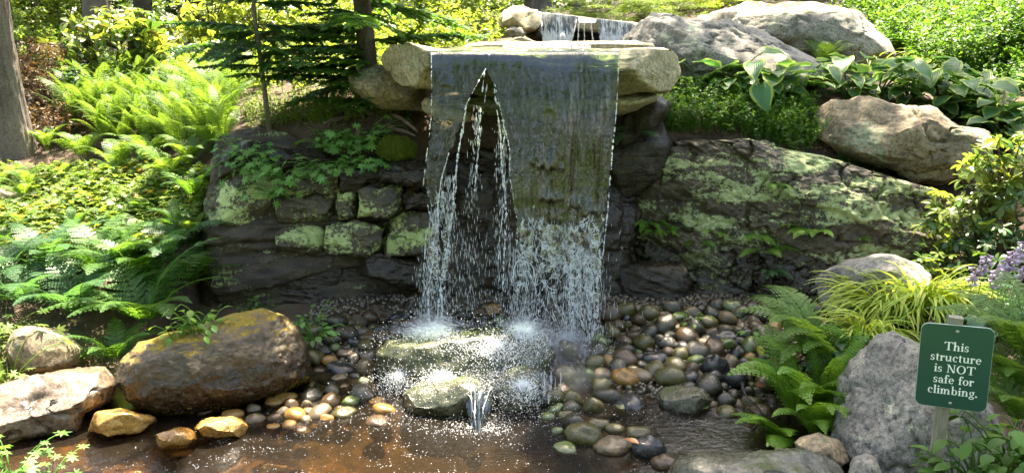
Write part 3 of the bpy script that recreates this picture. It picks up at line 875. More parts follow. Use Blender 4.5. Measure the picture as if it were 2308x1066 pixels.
def fall_sheet(name, left, right, z0, yback, ylip, v, zend, mat, parent, ns=90, nt=150, seed=0, bulges=(), wob=.007):
    y, z = lip_path(nt, z0, yback, ylip, v, z0 - zend)
    keep = z >= zend - 1e-6
    y, z = y[keep], z[keep]
    # py of each row at centre
    dep = y * cp + (2.1 - z) * sp
    up = y * sp + (z - 2.1) * cp
    py = 533 - up / dep * FPX
    lx = np.interp(py, [p[1] for p in left], [p[0] for p in left])
    rx = np.interp(py, [p[1] for p in right], [p[0] for p in right])
    lx = lx + np.clip((py - 125) / 60, 0, 1) * (3.5 * noise(np.stack([py / 17, 0 * py, 0 * py + seed], -1), 3) + 2 * noise(np.stack([py / 6, 0 * py, 0 * py + seed], -1), 4))
    rx = rx + np.clip((py - 125) / 60, 0, 1) * (3.5 * noise(np.stack([py / 15, 0 * py, 0 * py + seed], -1), 8) + 2 * noise(np.stack([py / 6, 0 * py, 0 * py + seed], -1), 9))
    xl, xr = (lx - 1154) / FPX * dep, (rx - 1154) / FPX * dep
    s = np.linspace(0, 1, ns)
    Xs = xl[:, None] + (xr - xl)[:, None] * s[None]
    Ys = np.repeat(y[:, None], ns, 1)
    Zs = np.repeat(z[:, None], ns, 1)
    fall = np.clip((z0 - Zs) / .25, 0, 1)
    q = np.stack([Xs * 22, Zs * 1.6 + Ys, 0 * Xs + seed], -1)
    Ys = Ys - fall * wob * fbm(q, 3, .6, s=seed) * 2 - fall * .02 * fbm(np.stack([Xs * 4, Zs * 1.2, 0 * Xs], -1), 2, s=seed + 2)
    cpx = 1154 + Xs / dep[:, None] * FPX
    for bx, by, bw, bh, a in bulges:
        e = ((cpx - bx) / bw) ** 2 + 0 * py[:, None]
        jag = noise(np.stack([cpx / 9, 0 * cpx, 0 * cpx + bx], -1), 5) * .35
        t = (py[:, None] - by) / bh + jag
        ramp = np.clip(t, -1, 1)
        e = np.maximum(0, e + .9 * noise(np.stack([cpx / 11, py[:, None] / 14 + 0 * cpx, 0 * cpx + by], -1), 6))
        mask = np.exp(-e ** 3) * (np.abs(t) < 1.3)
        Ys = Ys - .25 * a * mask * (ramp + 1) * .5 * np.where(t > 1, np.clip((1.3 - t) / .3, 0, 1), 1)
    uvv = np.stack([np.repeat(s[None], len(y), 0), np.repeat(np.linspace(0, 1, len(y))[:, None], ns, 1)], -1)
    uvv[..., 0] *= (xr - xl).mean()
    me = to_mesh(name, np.stack([Xs, Ys, Zs], -1).reshape(-1, 3), grid_faces(len(y), ns), uvv.reshape(-1, 2))
    me.materials.append(mat)
    o = link(name, me, parent=parent)
    return Xs, Ys, Zs


def thing(name, loc, label, cat, group=None, rz=0, kind=None):
    o = bpy.data.objects.new(name, None)
    COL.objects.link(o)
    o.location = [float(c) for c in loc]
    o.rotation_euler = (0, 0, rz)
    return tag(o, label, cat, group, kind)


def fall_y(z, z0=1.975, ylip=4.97, v=.46):
    t = np.sqrt(np.maximum(0, (z0 - z)) / 4.9)
    return ylip - v * t - .03 * np.minimum(1, t * 14)


def on_fall(px, py):
    """Point of the falling curtain seen at a pixel."""
    px, py = np.asarray(px, float), np.asarray(py, float)
    Y = np.full_like(py, 4.9)
    for _ in range(6):
        q = P(px, py, Y)
        Y = fall_y(q[..., 2])
    return P(px, py, Y)


wf = thing('waterfall', (0, 0, 0), 'main waterfall pouring over the wide stone slab as clear sheets and broken strands', 'waterfall')
fall_sheet('water_sheet', [(1100, 100), (1100, 160), (1112, 195), (1130, 260), (1146, 330), (1148, 400), (1165, 500), (1168, 560), (1168, 600), (1160, 680)],
           [(1400, 100), (1398, 120), (1388, 200), (1385, 260), (1376, 380), (1364, 500), (1352, 600), (1346, 680)], 1.975, 5.9, 4.97, .46, .45, M_SHEET, wf, seed=1,
           bulges=[(1235, 352, 34, 26, .05), (1240, 437, 24, 14, .035), (1295, 455, 16, 12, .03), (1336, 466, 26, 18, .04), (1225, 486, 14, 16, .035), (1252, 484, 16, 13, .035), (1185, 492, 20, 18, .035),
                   (1238, 228, 14, 20, .03), (1255, 540, 34, 20, .04), (1312, 560, 26, 22, .04)])
fall_sheet('water_sheet', [(968, 100), (972, 170), (976, 260), (966, 340), (960, 420), (970, 480), (975, 540)], [(1102, 100), (1102, 150), (1078, 185), (1052, 232), (1040, 280), (1014, 345), (998, 410), (1000, 480), (1005, 540)],
           1.977, 5.9, 4.972, .46, .85, M_SHEET_L, wf, ns=50, seed=6, bulges=[(1005, 175, 12, 20, .04), (1012, 250, 8, 24, .03), (985, 335, 12, 16, .03)])

strands = Acc()
G = np.random.default_rng(5)


def strand(pts, r0=.004, r1=.004, wig=3, k=5, bead=.5, breaks=0.0):
    pts = np.array(pts, float)
    n = max(8, int((pts[-1, 1] - pts[0, 1]) / 3))
    yy = np.linspace(pts[0, 1], pts[-1, 1], n)
    xx = np.interp(yy, pts[:, 1], pts[:, 0]) + np.cumsum(G.normal(0, wig * .35, n)) * .5
    xx += (np.interp(yy, pts[:, 1], pts[:, 0]) - xx) * .5
    path = on_fall(xx, yy)
    path[:, 1] -= .008 + G.normal(0, .006, n)
    rr = np.linspace(r0, r1, n) * (1 + bead * G.normal(0, 1, n)).clip(.25, 2.2)
    if breaks:
        i = 0
        while i < n - 3:
            L = int(G.integers(2, 9))
            if G.random() > breaks:
                seg = path[i:i + L + 1]
                if len(seg) > 2:
                    V, F = tube(seg, rr[i:i + L + 1] * np.sin(np.linspace(.35, 2.8, len(seg))), k)
                    strands.add(V, F)
            i += L + int(G.integers(0, 3))
    else:
        V, F = tube(path, rr, k)
        strands.add(V, F)


# rims of the sheets
strand([(973, 118), (973, 170), (977, 260), (966, 340), (960, 420), (974, 480), (995, 545)], .0022, .004, breaks=.12, bead=.7)
strand([(1095, 155), (1078, 185), (1052, 232), (1045, 290)], .003, .003, bead=.7, breaks=.1)
strand([(1394, 120), (1388, 200), (1385, 260), (1376, 380), (1364, 500), (1352, 600)], .0025, .005, bead=.8, breaks=.1)
strand([(1115, 190), (1130, 260), (1146, 330), (1148, 400), (1165, 500), (1164, 560), (1190, 600)], .003, .005, bead=.7, breaks=.1)
strand([(1012, 345), (992, 410), (984, 460), (985, 500)], .003, .005)
# broken strands
for pts, r in [([(1045, 290), (1030, 350), (1028, 420), (1012, 520), (1005, 600), (990, 660), (985, 735)], .006),
               ([(1050, 240), (1036, 330), (1022, 430), (1018, 520), (1000, 620), (995, 735)], .005),
               ([(1092, 160), (1082, 240), (1076, 330), (1068, 440)], .005), ([(1098, 190), (1088, 260), (1078, 340), (1072, 410)], .003),
               ([(1114, 200), (1128, 300), (1132, 400), (1140, 480), (1135, 560), (1130, 640)], .005),
               ([(1120, 230), (1140, 300), (1128, 350), (1138, 430), (1126, 520), (1120, 600)], .003),
               ([(990, 500), (978, 580), (965, 660), (968, 735)], .006), ([(985, 560), (992, 640), (1000, 740)], .005), ([(960, 520), (955, 620), (972, 740)], .003)]:
    strand(pts, r, r, wig=2, bead=.6, breaks=.12)
# the right sheet shatters into lacy strands
for k in range(22):
    x0 = G.uniform(1160, 1352)
    y0 = G.uniform(505, 600)
    tgt = G.choice([1165, 1180, 1200, 1285, 1300, 1325, 1340], p=[.12, .1, .1, .14, .18, .18, .18]) + G.normal(0, 10)
    y1 = 740 if tgt < 1250 else G.uniform(740, 850)
    x1 = tgt
    xm = (x0 + x1) / 2 + G.normal(0, 16)
    strand([(x0, y0), (xm, (y0 + y1) / 2), (x1, y1)], G.uniform(.0015, .004), G.uniform(.0015, .004), wig=7, bead=.8, breaks=.3)
for k in range(9):
    x0 = G.uniform(1315, 1350)
    strand([(x0, 585 + G.uniform(-20, 20)), (1330 + G.normal(0, 9), 700), (1335 + G.normal(0, 6), G.uniform(760, 840))], .004, .003, wig=6, bead=.9, breaks=.25)
for k in range(6):
    x0 = G.uniform(1282, 1310)
    strand([(x0, 590), (x0 + G.normal(0, 8), 680), (1290 + G.normal(0, 6), 790)], .004, .003, wig=6, bead=.9, breaks=.3)
def ribbon(le, ri, seed, mat, name='water_ribbon'):
    py = np.linspace(le[0][1], le[-1][1], 70)
    s = np.linspace(0, 1, 22)[None]
    l = np.interp(py, [p[1] for p in le], [p[0] for p in le]) + 3 * noise(np.stack([py / 14, 0 * py, 0 * py + seed], -1), 1)
    r = np.interp(py, [p[1] for p in ri], [p[0] for p in ri]) + 3 * noise(np.stack([py / 14, 0 * py, 0 * py + seed], -1), 2)
    xx = l[:, None] * (1 - s) + r[:, None] * s
    yy = py[:, None] + 0 * s
    q = on_fall(xx, yy)
    q[..., 1] -= .02 + .022 * fbm(np.stack([xx / 12, yy / 40, 0 * xx + seed], -1), 3)
    uvv = np.stack([xx / 340 + seed, (yy - le[0][1]) / (le[-1][1] - le[0][1]) + 0 * s], -1)
    me = to_mesh(name, q.reshape(-1, 3), grid_faces(70, 22), uvv.reshape(-1, 2))
    me.materials.append(mat)
    link(name, me, parent=wf)


M_RIB = sheet_mat('torn_water', white=.55, tint=(.85, .88, .85), tear=(-.45, 1.15), film0=.12)
for k, (le, ri) in enumerate([([(1208, 505), (1222, 560), (1200, 640), (1172, 735)], [(1262, 505), (1268, 560), (1228, 640), (1196, 735)]),
                              ([(1255, 510), (1262, 580), (1282, 660), (1278, 760)], [(1305, 505), (1304, 580), (1306, 660), (1300, 780)]),
                              ([(1300, 520), (1312, 600), (1322, 700), (1326, 820)], [(1356, 520), (1352, 600), (1346, 700), (1344, 840)]),
                              ([(1165, 510), (1176, 570), (1160, 650), (1150, 720)], [(1200, 520), (1204, 570), (1176, 650), (1172, 720)]),
                              ([(1230, 540), (1244, 600), (1236, 660), (1226, 720)], [(1268, 540), (1264, 600), (1252, 660), (1246, 720)]),
                              ([(972, 500), (968, 580), (966, 660), (964, 740)], [(990, 500), (988, 580), (984, 660), (990, 740)]),
                              ([(1004, 480), (1000, 580), (986, 660), (984, 740)], [(1020, 480), (1014, 580), (1004, 660), (1006, 740)])]):
    ribbon(le, ri, 3 + k * 7, M_RIB)
# horseshoe arcs where the sheet wraps round a gap
for cx_, cy_, rx_, ry_ in [(1308, 640, 24, 62), (1180, 640, 26, 60), (1222, 590, 16, 40), (1262, 610, 14, 50), (1330, 640, 16, 50)]:
    a = np.linspace(math.pi * 1.02, math.pi * 1.98, 18)
    path = on_fall(cx_ + rx_ * np.cos(a) + G.normal(0, 1.2, 18), cy_ + ry_ * np.sin(a) + G.normal(0, 1.5, 18))
    path[:, 1] -= .015
    strands.add(*tube(path, .0035 * (1 + .5 * G.normal(size=18)).clip(.4, 1.7), 5))
o = link('falling_strand', amesh('falling_strand', strands, M_DROP), parent=wf)
tag(o, kind='stuff')

OCT = (np.array([[1, 0, 0], [0, 1, 0], [-1, 0, 0], [0, -1, 0], [0, 0, 1.], [0, 0, -1]]),
       [np.array([[0, 1, 4], [1, 2, 4], [2, 3, 4], [3, 0, 4], [1, 0, 5], [2, 1, 5], [3, 2, 5], [0, 3, 5]])])


def drops(acc, pos, w, l, tilt=.15):
    n = len(pos)
    R = rotm(G.normal(0, tilt, n), G.normal(0, tilt, n), G.uniform(0, 6, n))
    Sc = np.stack([w, w, l], -1)
    acc.scatter(OCT, R * Sc[:, None, :], pos)


dr = Acc()


def drop_band(xs, ys, n, spread, w=(.0008, .0019), l=(.006, .034)):
    n = int(n * 1.6)
    """drops around a polyline, scattering more as they fall"""
    t = G.uniform(0, 1, n)
    yy = ys[0] + (ys[-1] - ys[0]) * t
    xx = np.interp(yy, ys, xs) + G.normal(0, 1, n) * np.interp(yy, ys, spread)
    p = on_fall(xx, yy)
    p[:, 1] += G.normal(0, .03, n)
    drops(dr, p, G.uniform(*w, n), G.uniform(*l, n), .08)


drop_band([1010, 1005, 990, 980], [400, 520, 640, 745], 420, [8, 16, 20, 22])
drop_band([985, 970, 962, 962], [470, 560, 640, 730], 260, [5, 10, 14, 14])
drop_band([1075, 1068, 1060, 1060], [240, 400, 500, 700], 170, [5, 8, 14, 18])
drop_band([1130, 1134, 1130, 1130], [280, 400, 520, 680], 220, [7, 9, 12, 20])
drop_band([1250, 1250, 1240], [500, 600, 720], 520, [50, 58, 60])
drop_band([1325, 1332, 1335], [560, 680, 800], 520, [14, 24, 28])
drop_band([1170, 1175, 1178], [560, 650, 740], 420, [16, 20, 22])
drop_band([1295, 1290, 1285], [560, 680, 800], 420, [16, 18, 20])
drop_band([1040, 1040, 1050], [560, 650, 740], 120, [35, 45, 50])
o = link('falling_drop', amesh('falling_drop', dr, M_DROP, False), parent=wf)
tag(o, kind='stuff')

# spray thrown up where the water lands
spray = Acc()


def burst(px, py, Y, n, vx, vz, w=(.0007, .0026), zdir=0.0):
    n = int(n * 1.7)
    c = surf(px, py)[0] + np.array([0, 0, .012])
    vel = np.stack([G.normal(0, vx, n), G.normal(-.12, vx * .9, n), np.abs(G.normal(0, vz, n)) + zdir], -1)
    t = G.uniform(0, 1, n) * (2 * vel[:, 2] / 9.8 + .12)
    p = c + vel * t[:, None] + np.stack([0 * t, 0 * t, -4.9 * t * t], -1)
    v = vel + np.stack([0 * t, 0 * t, -9.8 * t], -1)
    hz = np.arctan2(v[:, 0], np.abs(v[:, 2]) + .3)
    R = rotm(np.zeros(n), hz, np.zeros(n))
    w_ = G.uniform(*w, n)
    Sc = np.stack([w_, w_, w_ * G.uniform(1, 4, n)], -1)
    ok = p[:, 2] > 0
    spray.scatter(OCT, (R * Sc[:, None, :])[ok], p[ok])


burst(982, 748, 4.62, 4200, .75, .65)
burst(950, 752, 4.6, 1600, .9, .5)
burst(1180, 748, 4.62, 3600, .7, .6)
burst(1275, 780, 4.5, 4200, .45, .9)
burst(1330, 800, 4.5, 2600, .55, .6)
burst(1120, 780, 4.45, 1800, .8, .6)
burst(1000, 850, 4.1, 2200, .75, .5)
burst(900, 850, 4.15, 1500, .6, .6)
burst(1180, 870, 4.1, 1800, .6, .5)
burst(1080, 955, 3.72, 1300, .4, .4)
burst(930, 950, 3.75, 900, .55, .4)
burst(1300, 880, 4.1, 900, .5, .4)
o = link('splash_spray', amesh('splash_spray', spray, M_SPRAY, False))
tag(o, 'white spray and droplets bouncing off the splash boulder', kind='stuff')

# froth sitting on the boulder where the strands land
ff = Acc()
for px, py, sx, sy, n in [(975, 752, 34, 8, 1500), (1180, 752, 28, 9, 1200), (1275, 800, 14, 22, 900), (1120, 790, 60, 12, 900), (1040, 780, 60, 14, 900), (1150, 850, 40, 22, 700), (1085, 870, 26, 16, 500), (960, 860, 40, 20, 500), (1330, 830, 14, 14, 400), (1210, 900, 22, 16, 300)]:
    ex, ey = np.linspace(px - 2.4 * sx, px + 2.4 * sx, 9), np.linspace(py - 2.4 * sy, py + 2.4 * sy, 7)
    tabf = np.array([[surf(u_, v_, .004)[0] for v_ in ey] for u_ in ex])
    u_, v_ = np.clip(4 + G.normal(0, 1, n) * 1.6, 0, 7.99), np.clip(3 + G.normal(0, 1, n) * 1.2, 0, 5.99)
    i_, j_ = u_.astype(int), v_.astype(int)
    fa, fb_ = (u_ - i_)[:, None], (v_ - j_)[:, None]
    p = tabf[i_, j_] * (1 - fa) * (1 - fb_) + tabf[i_ + 1, j_] * fa * (1 - fb_) + tabf[i_, j_ + 1] * (1 - fa) * fb_ + tabf[i_ + 1, j_ + 1] * fa * fb_
    n0 = n
    r = G.uniform(.001, .0042, n)
    p[:, 2] += np.abs(G.normal(0, .012, n))
    ff.scatter(OCT, rotm(G.uniform(0, 3, n), G.uniform(0, 3, n), G.uniform(0, 6, n)) * r[:, None, None], p)
tag(link('froth', amesh('froth', ff, M_SPRAY, False)), 'white froth where the strands land on the splash boulder', kind='stuff')

# white sheets of water sliding over the splash boulder
sb = [o for o in COL.objects if o.name.startswith('splash_boulder')]


def foam_mat():
    m = Mat('sliding_foam')
    g = m.n('NewGeometry', out=None)
    n1 = m.noise(g.outputs['Position'], 7, 5, .65, .5)
    n2 = m.noise(m.n('VectorMath', {0: g.outputs['Position'], 1: (70, 25, 30)}, operation='MULTIPLY'), 1, 4, .7)
    k = m.math('ADD', m.math('MULTIPLY', n1, 1.0), m.math('MULTIPLY', n2, .7))
    f = m.smooth(k, .93, 1.22)
    wp = m.n('BsdfPrincipled', {'Base Color': (.82, .86, .88), 'Roughness': .35})
    t = m.n('BsdfTransparent', {'Color': (.97, .98, .98)})
    gl = m.n('BsdfGlossy', {'Roughness': .08, 'Normal': m.n('Bump', {'Strength': .6, 'Distance': .01, 'Height': k})})
    return m.done(m.mixsh(m.math('MULTIPLY', f, .55), m.mixsh(.08, t, gl), wp))


M_FOAM = foam_mat()
for o_ in sb:
    me = o_.data.copy()
    n = len(me.vertices)
    co = np.empty(n * 3)
    me.vertices.foreach_get('co', co)
    co = co.reshape(-1, 3)
    nn = np.empty(n * 3)
    me.vertices.foreach_get('normal', nn)
    nn = nn.reshape(-1, 3)
    me.vertices.foreach_set('co', (co + nn * .006).ravel())
    me.materials.clear()
    me.materials.append(M_FOAM)
    me.name = 'water_film'
    c = link('water_film', me, parent=o_)
# spout off the front of the boulder
sp_ = Acc()
for k in range(9):
    u = G.normal(0, 1)
    n = 14
    tt = np.linspace(0, 1, n)
    yy = 885 + G.uniform(-14, 6) + tt * G.uniform(60, 95)
    xx = 1080 + u * (24 - 14 * tt ** .6) + np.cumsum(G.normal(0, 1.4, n))
    path = P(xx, yy, 3.78 - .14 * tt + G.normal(0, .015))
    sp_.add(*tube(path, G.uniform(.001, .003) * (1 + .6 * G.normal(size=n)).clip(.2, 2), 5))
for k in range(14):
    x0 = 1225 + G.normal(0, 12)
    n = 8
    yy = np.linspace(845, 900, n) + G.uniform(-12, 12)
    path = P(x0 + np.cumsum(G.normal(0, 1.5, n)), yy, 3.95)
    sp_.add(*tube(path, G.uniform(.002, .004) * np.sin(np.linspace(.3, 2.8, n)), 4))
so_ = thing('water_spout', (0, 0, 0), 'white spout of water running off the front of the splash boulder into the pool', 'water spout')
tag(link('falling_strand', amesh('falling_strand', sp_, M_DROP), parent=so_), kind='stuff')
for (xa, xb, ya), (xc, xd, yb), dY in (((1036, 1116, 878), (1064, 1098, 985), 0), ((1052, 1108, 884), (1070, 1092, 975), -.03), ((1198, 1250, 838), (1216, 1240, 900), .2)):
    n, m_ = 26, 30
    s, t = np.linspace(0, 1, n)[None], np.linspace(0, 1, m_)[:, None]
    tt = t ** .55
    xx = (xa + (xc - xa) * tt) * (1 - s) + (xb + (xd - xb) * tt) * s
    yy = ya + (yb - ya) * t + 6 * np.sin(s * 9)
    q = P(xx, yy, 3.80 + dY - .16 * t + 0 * s)
    q[..., 1] -= .02 * fbm(np.stack([xx / 14, yy / 40, 0 * xx + dY * 9], -1), 3) + .03 * np.sin(np.pi * s)
    uvv = np.stack([xx / 380, t * .5 + .4 + 0 * s], -1)
    me = to_mesh('water_ribbon', q.reshape(-1, 3), grid_faces(m_, n), uvv.reshape(-1, 2))
    me.materials.append(M_SPOUT)
    link('water_ribbon', me, parent=so_)


# bubbles and froth on the pool
bub = Acc()
HEM = []
th = np.linspace(0, 2 * math.pi, 7)[:-1]
HEM = (np.concatenate([np.stack([np.cos(th), np.sin(th), 0 * th], -1), [[0, 0, .55]]]), [np.array([[i, (i + 1) % 6, 6] for i in range(6)])])


def bubbles(n, x, y, r, flat=1.0, cond=None):
    p = np.stack([x, y, np.full(n, .0015)], -1)
    ok = T(p[:, 0], p[:, 1], False) < -.01
    R = rotm(0, 0, G.uniform(0, 6, n)) * np.stack([r, r, r * flat], -1)[:, None, :]
    bub.scatter(HEM, R[ok], p[ok])


n = 900
dd = np.abs(G.normal(0, .55, n))
aa = G.uniform(math.pi, 2 * math.pi, n)
bubbles(n, -.25 + dd * np.cos(aa) * 1.9, 3.85 + dd * np.sin(aa) * .75, G.uniform(.0006, .0026, n))
n = 520
bubbles(n, G.uniform(-2.4, .1, n), 2.9 + G.uniform(0, .8, n), G.uniform(.0008, .0024, n) * G.choice([.5, .8, 1.3], n))
n = 250
bubbles(n, G.uniform(.3, 1.3, n), G.uniform(3.2, 3.95, n), G.uniform(.0008, .0025, n))
for c in range(30):
    n = 12
    x0, y0 = G.uniform(-2.2, .1), G.uniform(3.0, 3.6)
    bubbles(n, x0 + G.normal(0, .04, n), y0 + G.normal(0, .015, n), G.uniform(.0008, .0028, n))
tag(link('foam_bubbles', amesh('foam_bubbles', bub, M_DROP)), 'white bubbles floating on the pool', kind='stuff')
# froth ring where the spout and the film hit the pool
fr = Acc()
for cx_, cy_, rx_, n in [(1078, 975, .12, 420), (930, 945, .30, 260), (1180, 955, .2, 120), (1000, 960, .3, 200), (1290, 935, .15, 80)]:
    c = P(cx_, cy_, 3.6)
    c = CAM + (c - CAM) * (2.1 / (2.1 - c[2]))
    p = np.stack([c[0] + G.normal(0, rx_, n), c[1] + .05 + G.normal(0, rx_ * .35, n), np.full(n, .003)], -1)
    r = G.uniform(.001, .0038, n)
    fr.scatter(HEM, rotm(G.normal(0, .3, n), G.normal(0, .3, n), G.uniform(0, 6, n)) * np.stack([r, r, r * .8], -1)[:, None, :], p)
tag(link('froth', amesh('froth', fr, M_SPRAY)), 'white froth around the foot of the splash boulder', kind='stuff')

# mist hanging over the landing places
mm = Mat('mist')
vol = mm.n('VolumePrincipled', {'Color': (.95, .97, 1), 'Density': 2.2, 'Anisotropy': .3})
mm.t.links.new(vol, mm.out.inputs[1])
for i, (px, py, Y, rx, rz, lb) in enumerate([(975, 742, 4.62, .26, .09, 'fine white mist where the left strands land'), (1000, 775, 4.5, .42, .12, 'thin mist over the left half of the splash boulder'), (1180, 745, 4.62, .22, .10, 'fine white mist where the middle strands land'),
                                             (1278, 790, 4.5, .14, .17, 'bright mist where the right strands hit the stones'), (1190, 800, 4.45, .36, .16, 'thin mist over the right half of the splash boulder'), (1330, 815, 4.45, .16, .10, 'mist over the cobbles at the right strands'),
                                             (1090, 860, 4.15, .36, .13, 'mist drifting in front of the splash boulder'), (1300, 870, 4.2, .22, .12, 'thin mist over the mossy cobbles')]):
    V = D_ico[0] * [rx, rx * .55, rz]
    V = V * (1 + .22 * fbm(D_ico[0] * 2 + i * 5, 3, s=i))[:, None]
    me = to_mesh('mist', V, D_ico[1])
    me.materials.append(mm.m)
    tag(link('mist', me, P(px, py, Y)), lb, 'mist', kind='stuff')

# stream behind the slab and the far upper fall
uf = thing('upper_waterfall', (0, 0, 0), 'small far waterfall over the upper lip slab in two curtains with a gap', 'waterfall')


def far_sheet(l0, l1, r0, r1, yA, yB, Y, slope=0.0, n=40, seed=0, name='water_curtain'):
    s = np.linspace(0, 1, n)
    m_ = 34
    t = np.linspace(0, 1, m_)
    Xp = (l0 + (l1 - l0) * t)[:, None] * (1 - s) + (r0 + (r1 - r0) * t)[:, None] * s
    top = yA + slope * (Xp - l0)
    Yp = top + (yB - top) * np.clip((t[:, None] - .12) / .88, 0, 1)
    q = P(Xp, Yp, Y - .1 * t[:, None] + 0 * Xp)
    back = t[:, None] < .12
    q[..., 1] += np.where(back, (.12 - t[:, None]) * 4, 0)
    q[..., 1] -= .012 * fbm(np.stack([q[..., 0] * 20, q[..., 2] * 3, 0 * Xp + seed], -1), 3, s=seed)
    uvv = np.stack([q[..., 0], np.repeat(t[:, None], n, 1)], -1)
    me = to_mesh(name, q.reshape(-1, 3), grid_faces(m_, n), uvv.reshape(-1, 2))
    me.materials.append(M_SHEET_W)
    link(name, me, parent=uf)


far_sheet(1216, 1224, 1302, 1288, 27, 97, 8.05, .12, seed=1)
far_sheet(1345, 1352, 1432, 1412, 42, 97, 8.03, .13, 36, seed=2)
far_sheet(1302, 1306, 1345, 1342, 38, 52, 8.06, .12, 16, seed=3)
up = Acc()
for x0, x1 in [(1306, 1302), (1317, 1317), (1218, 1224), (1300, 1288), (1330, 1338), (1400, 1403)]:
    n = 20
    path = P(np.linspace(x0, x1, n) + G.normal(0, .5, n), np.linspace(44 if x0 > 1225 else 30, 97, n), 7.98)
    up.add(*tube(path, .007 * (1 + .5 * G.normal(size=n)).clip(.3, 1.8), 5))
a = np.linspace(math.pi, 2 * math.pi, 12)
up.add(*tube(P(1268 + 7 * np.cos(a), 95 + 18 * np.sin(a), 7.96), .009, 5))
tag(link('falling_strand', amesh('falling_strand', up, M_DROP), parent=uf), kind='stuff')
ms = thing('middle_cascade', (0, 0, 0), 'low cascade over the middle stone step between the two falls', 'waterfall')
_u = uf
uf = ms
far_sheet(1135, 1132, 1240, 1240, 98, 113, 6.22, .0, 40, seed=5)
far_sheet(1240, 1240, 1332, 1330, 98, 113, 6.2, .01, 40, seed=7)
uf = _u
# water lying on the wide slab
X, Yg = np.meshgrid(np.linspace(-.62, .72, 30), np.linspace(5.7, 6.3, 12), indexing='ij')
sm = to_mesh('stream_water', np.stack([X, Yg, 1.962 + 0 * X], -1).reshape(-1, 3), grid_faces(30, 12), np.stack([X, Yg], -1).reshape(-1, 2))
sm.materials.append(M_STREAM)
tag(link('stream_water', sm), 'thin sheet of stream water on the slab', kind='structure')

# ------------------------------------------------------------------ cobbles
cobm = []
D3, F3 = ico(3)
for k in range(10):
    g = np.random.default_rng(300 + k)
    sc = np.array([1, g.uniform(.65, .95), g.uniform(.55, .8)])
    V = D3 * sc
    for j in range(4):
        n_ = nrm(g.normal(size=3))
        h = np.abs(V @ n_).max() * g.uniform(.78, .92)
        V = V - n_ * (np.maximum(0, V @ n_ - h))[:, None] * .8
    V = V + D3 * (fbm(V * 1.1 + k * 7, 3, s=k) * .13)[:, None]
    cobm.append(to_mesh('cobble', V, F3))
D4, F4 = ico(4)
hero = []
for k in range(4):
    g = np.random.default_rng(400 + k)
    V = D4 * [1, g.uniform(.7, .9), g.uniform(.6, .75)]
    V = V + D4 * (fbm(V * 1.3 + k * 7, 5, .55, s=k + 40) * .12)[:, None]
    hero.append(to_mesh('cobble', V, F4))
for me in cobm + hero:
    me.materials.append(COB['dark'])
cobs = []


def at_z(px, py, z):
    r = ray(px, py)
    return CAM + r * ((z - 2.1) / r[2])


def cobble(px, py, wpx, hpx, kind, label=None, group=None, rot=None, lift=.45, mesh=None, name='cobble'):
    """cobble centred on a pixel, wpx by hpx pixels, resting on bed or pool floor"""
    q = hit(px, py + hpx * .35)
    if q[2] < -.06:
        q = at_z(px, py + hpx * .35, -.02)
    dep = q[1] * cp + (2.1 - q[2]) * sp
    rx = wpx / 2 / FPX * dep
    rz = hpx / 2 / FPX * dep
    me = mesh or (random.choice(hero) if wpx > 62 else random.choice(cobm))
    o = link(name, me, (q[0], q[1] + rx * .35, q[2] + rz * lift), (G.normal(0, .15), G.normal(0, .12), G.normal(0, .35) if rot is None else rot), (rx, rx * 1.0, rz * 1.35), mat=COB[kind])
    tag(o, label, 'cobble', group)
    cobs.append((q[0], q[1] + rx * .35, rx))
    return o


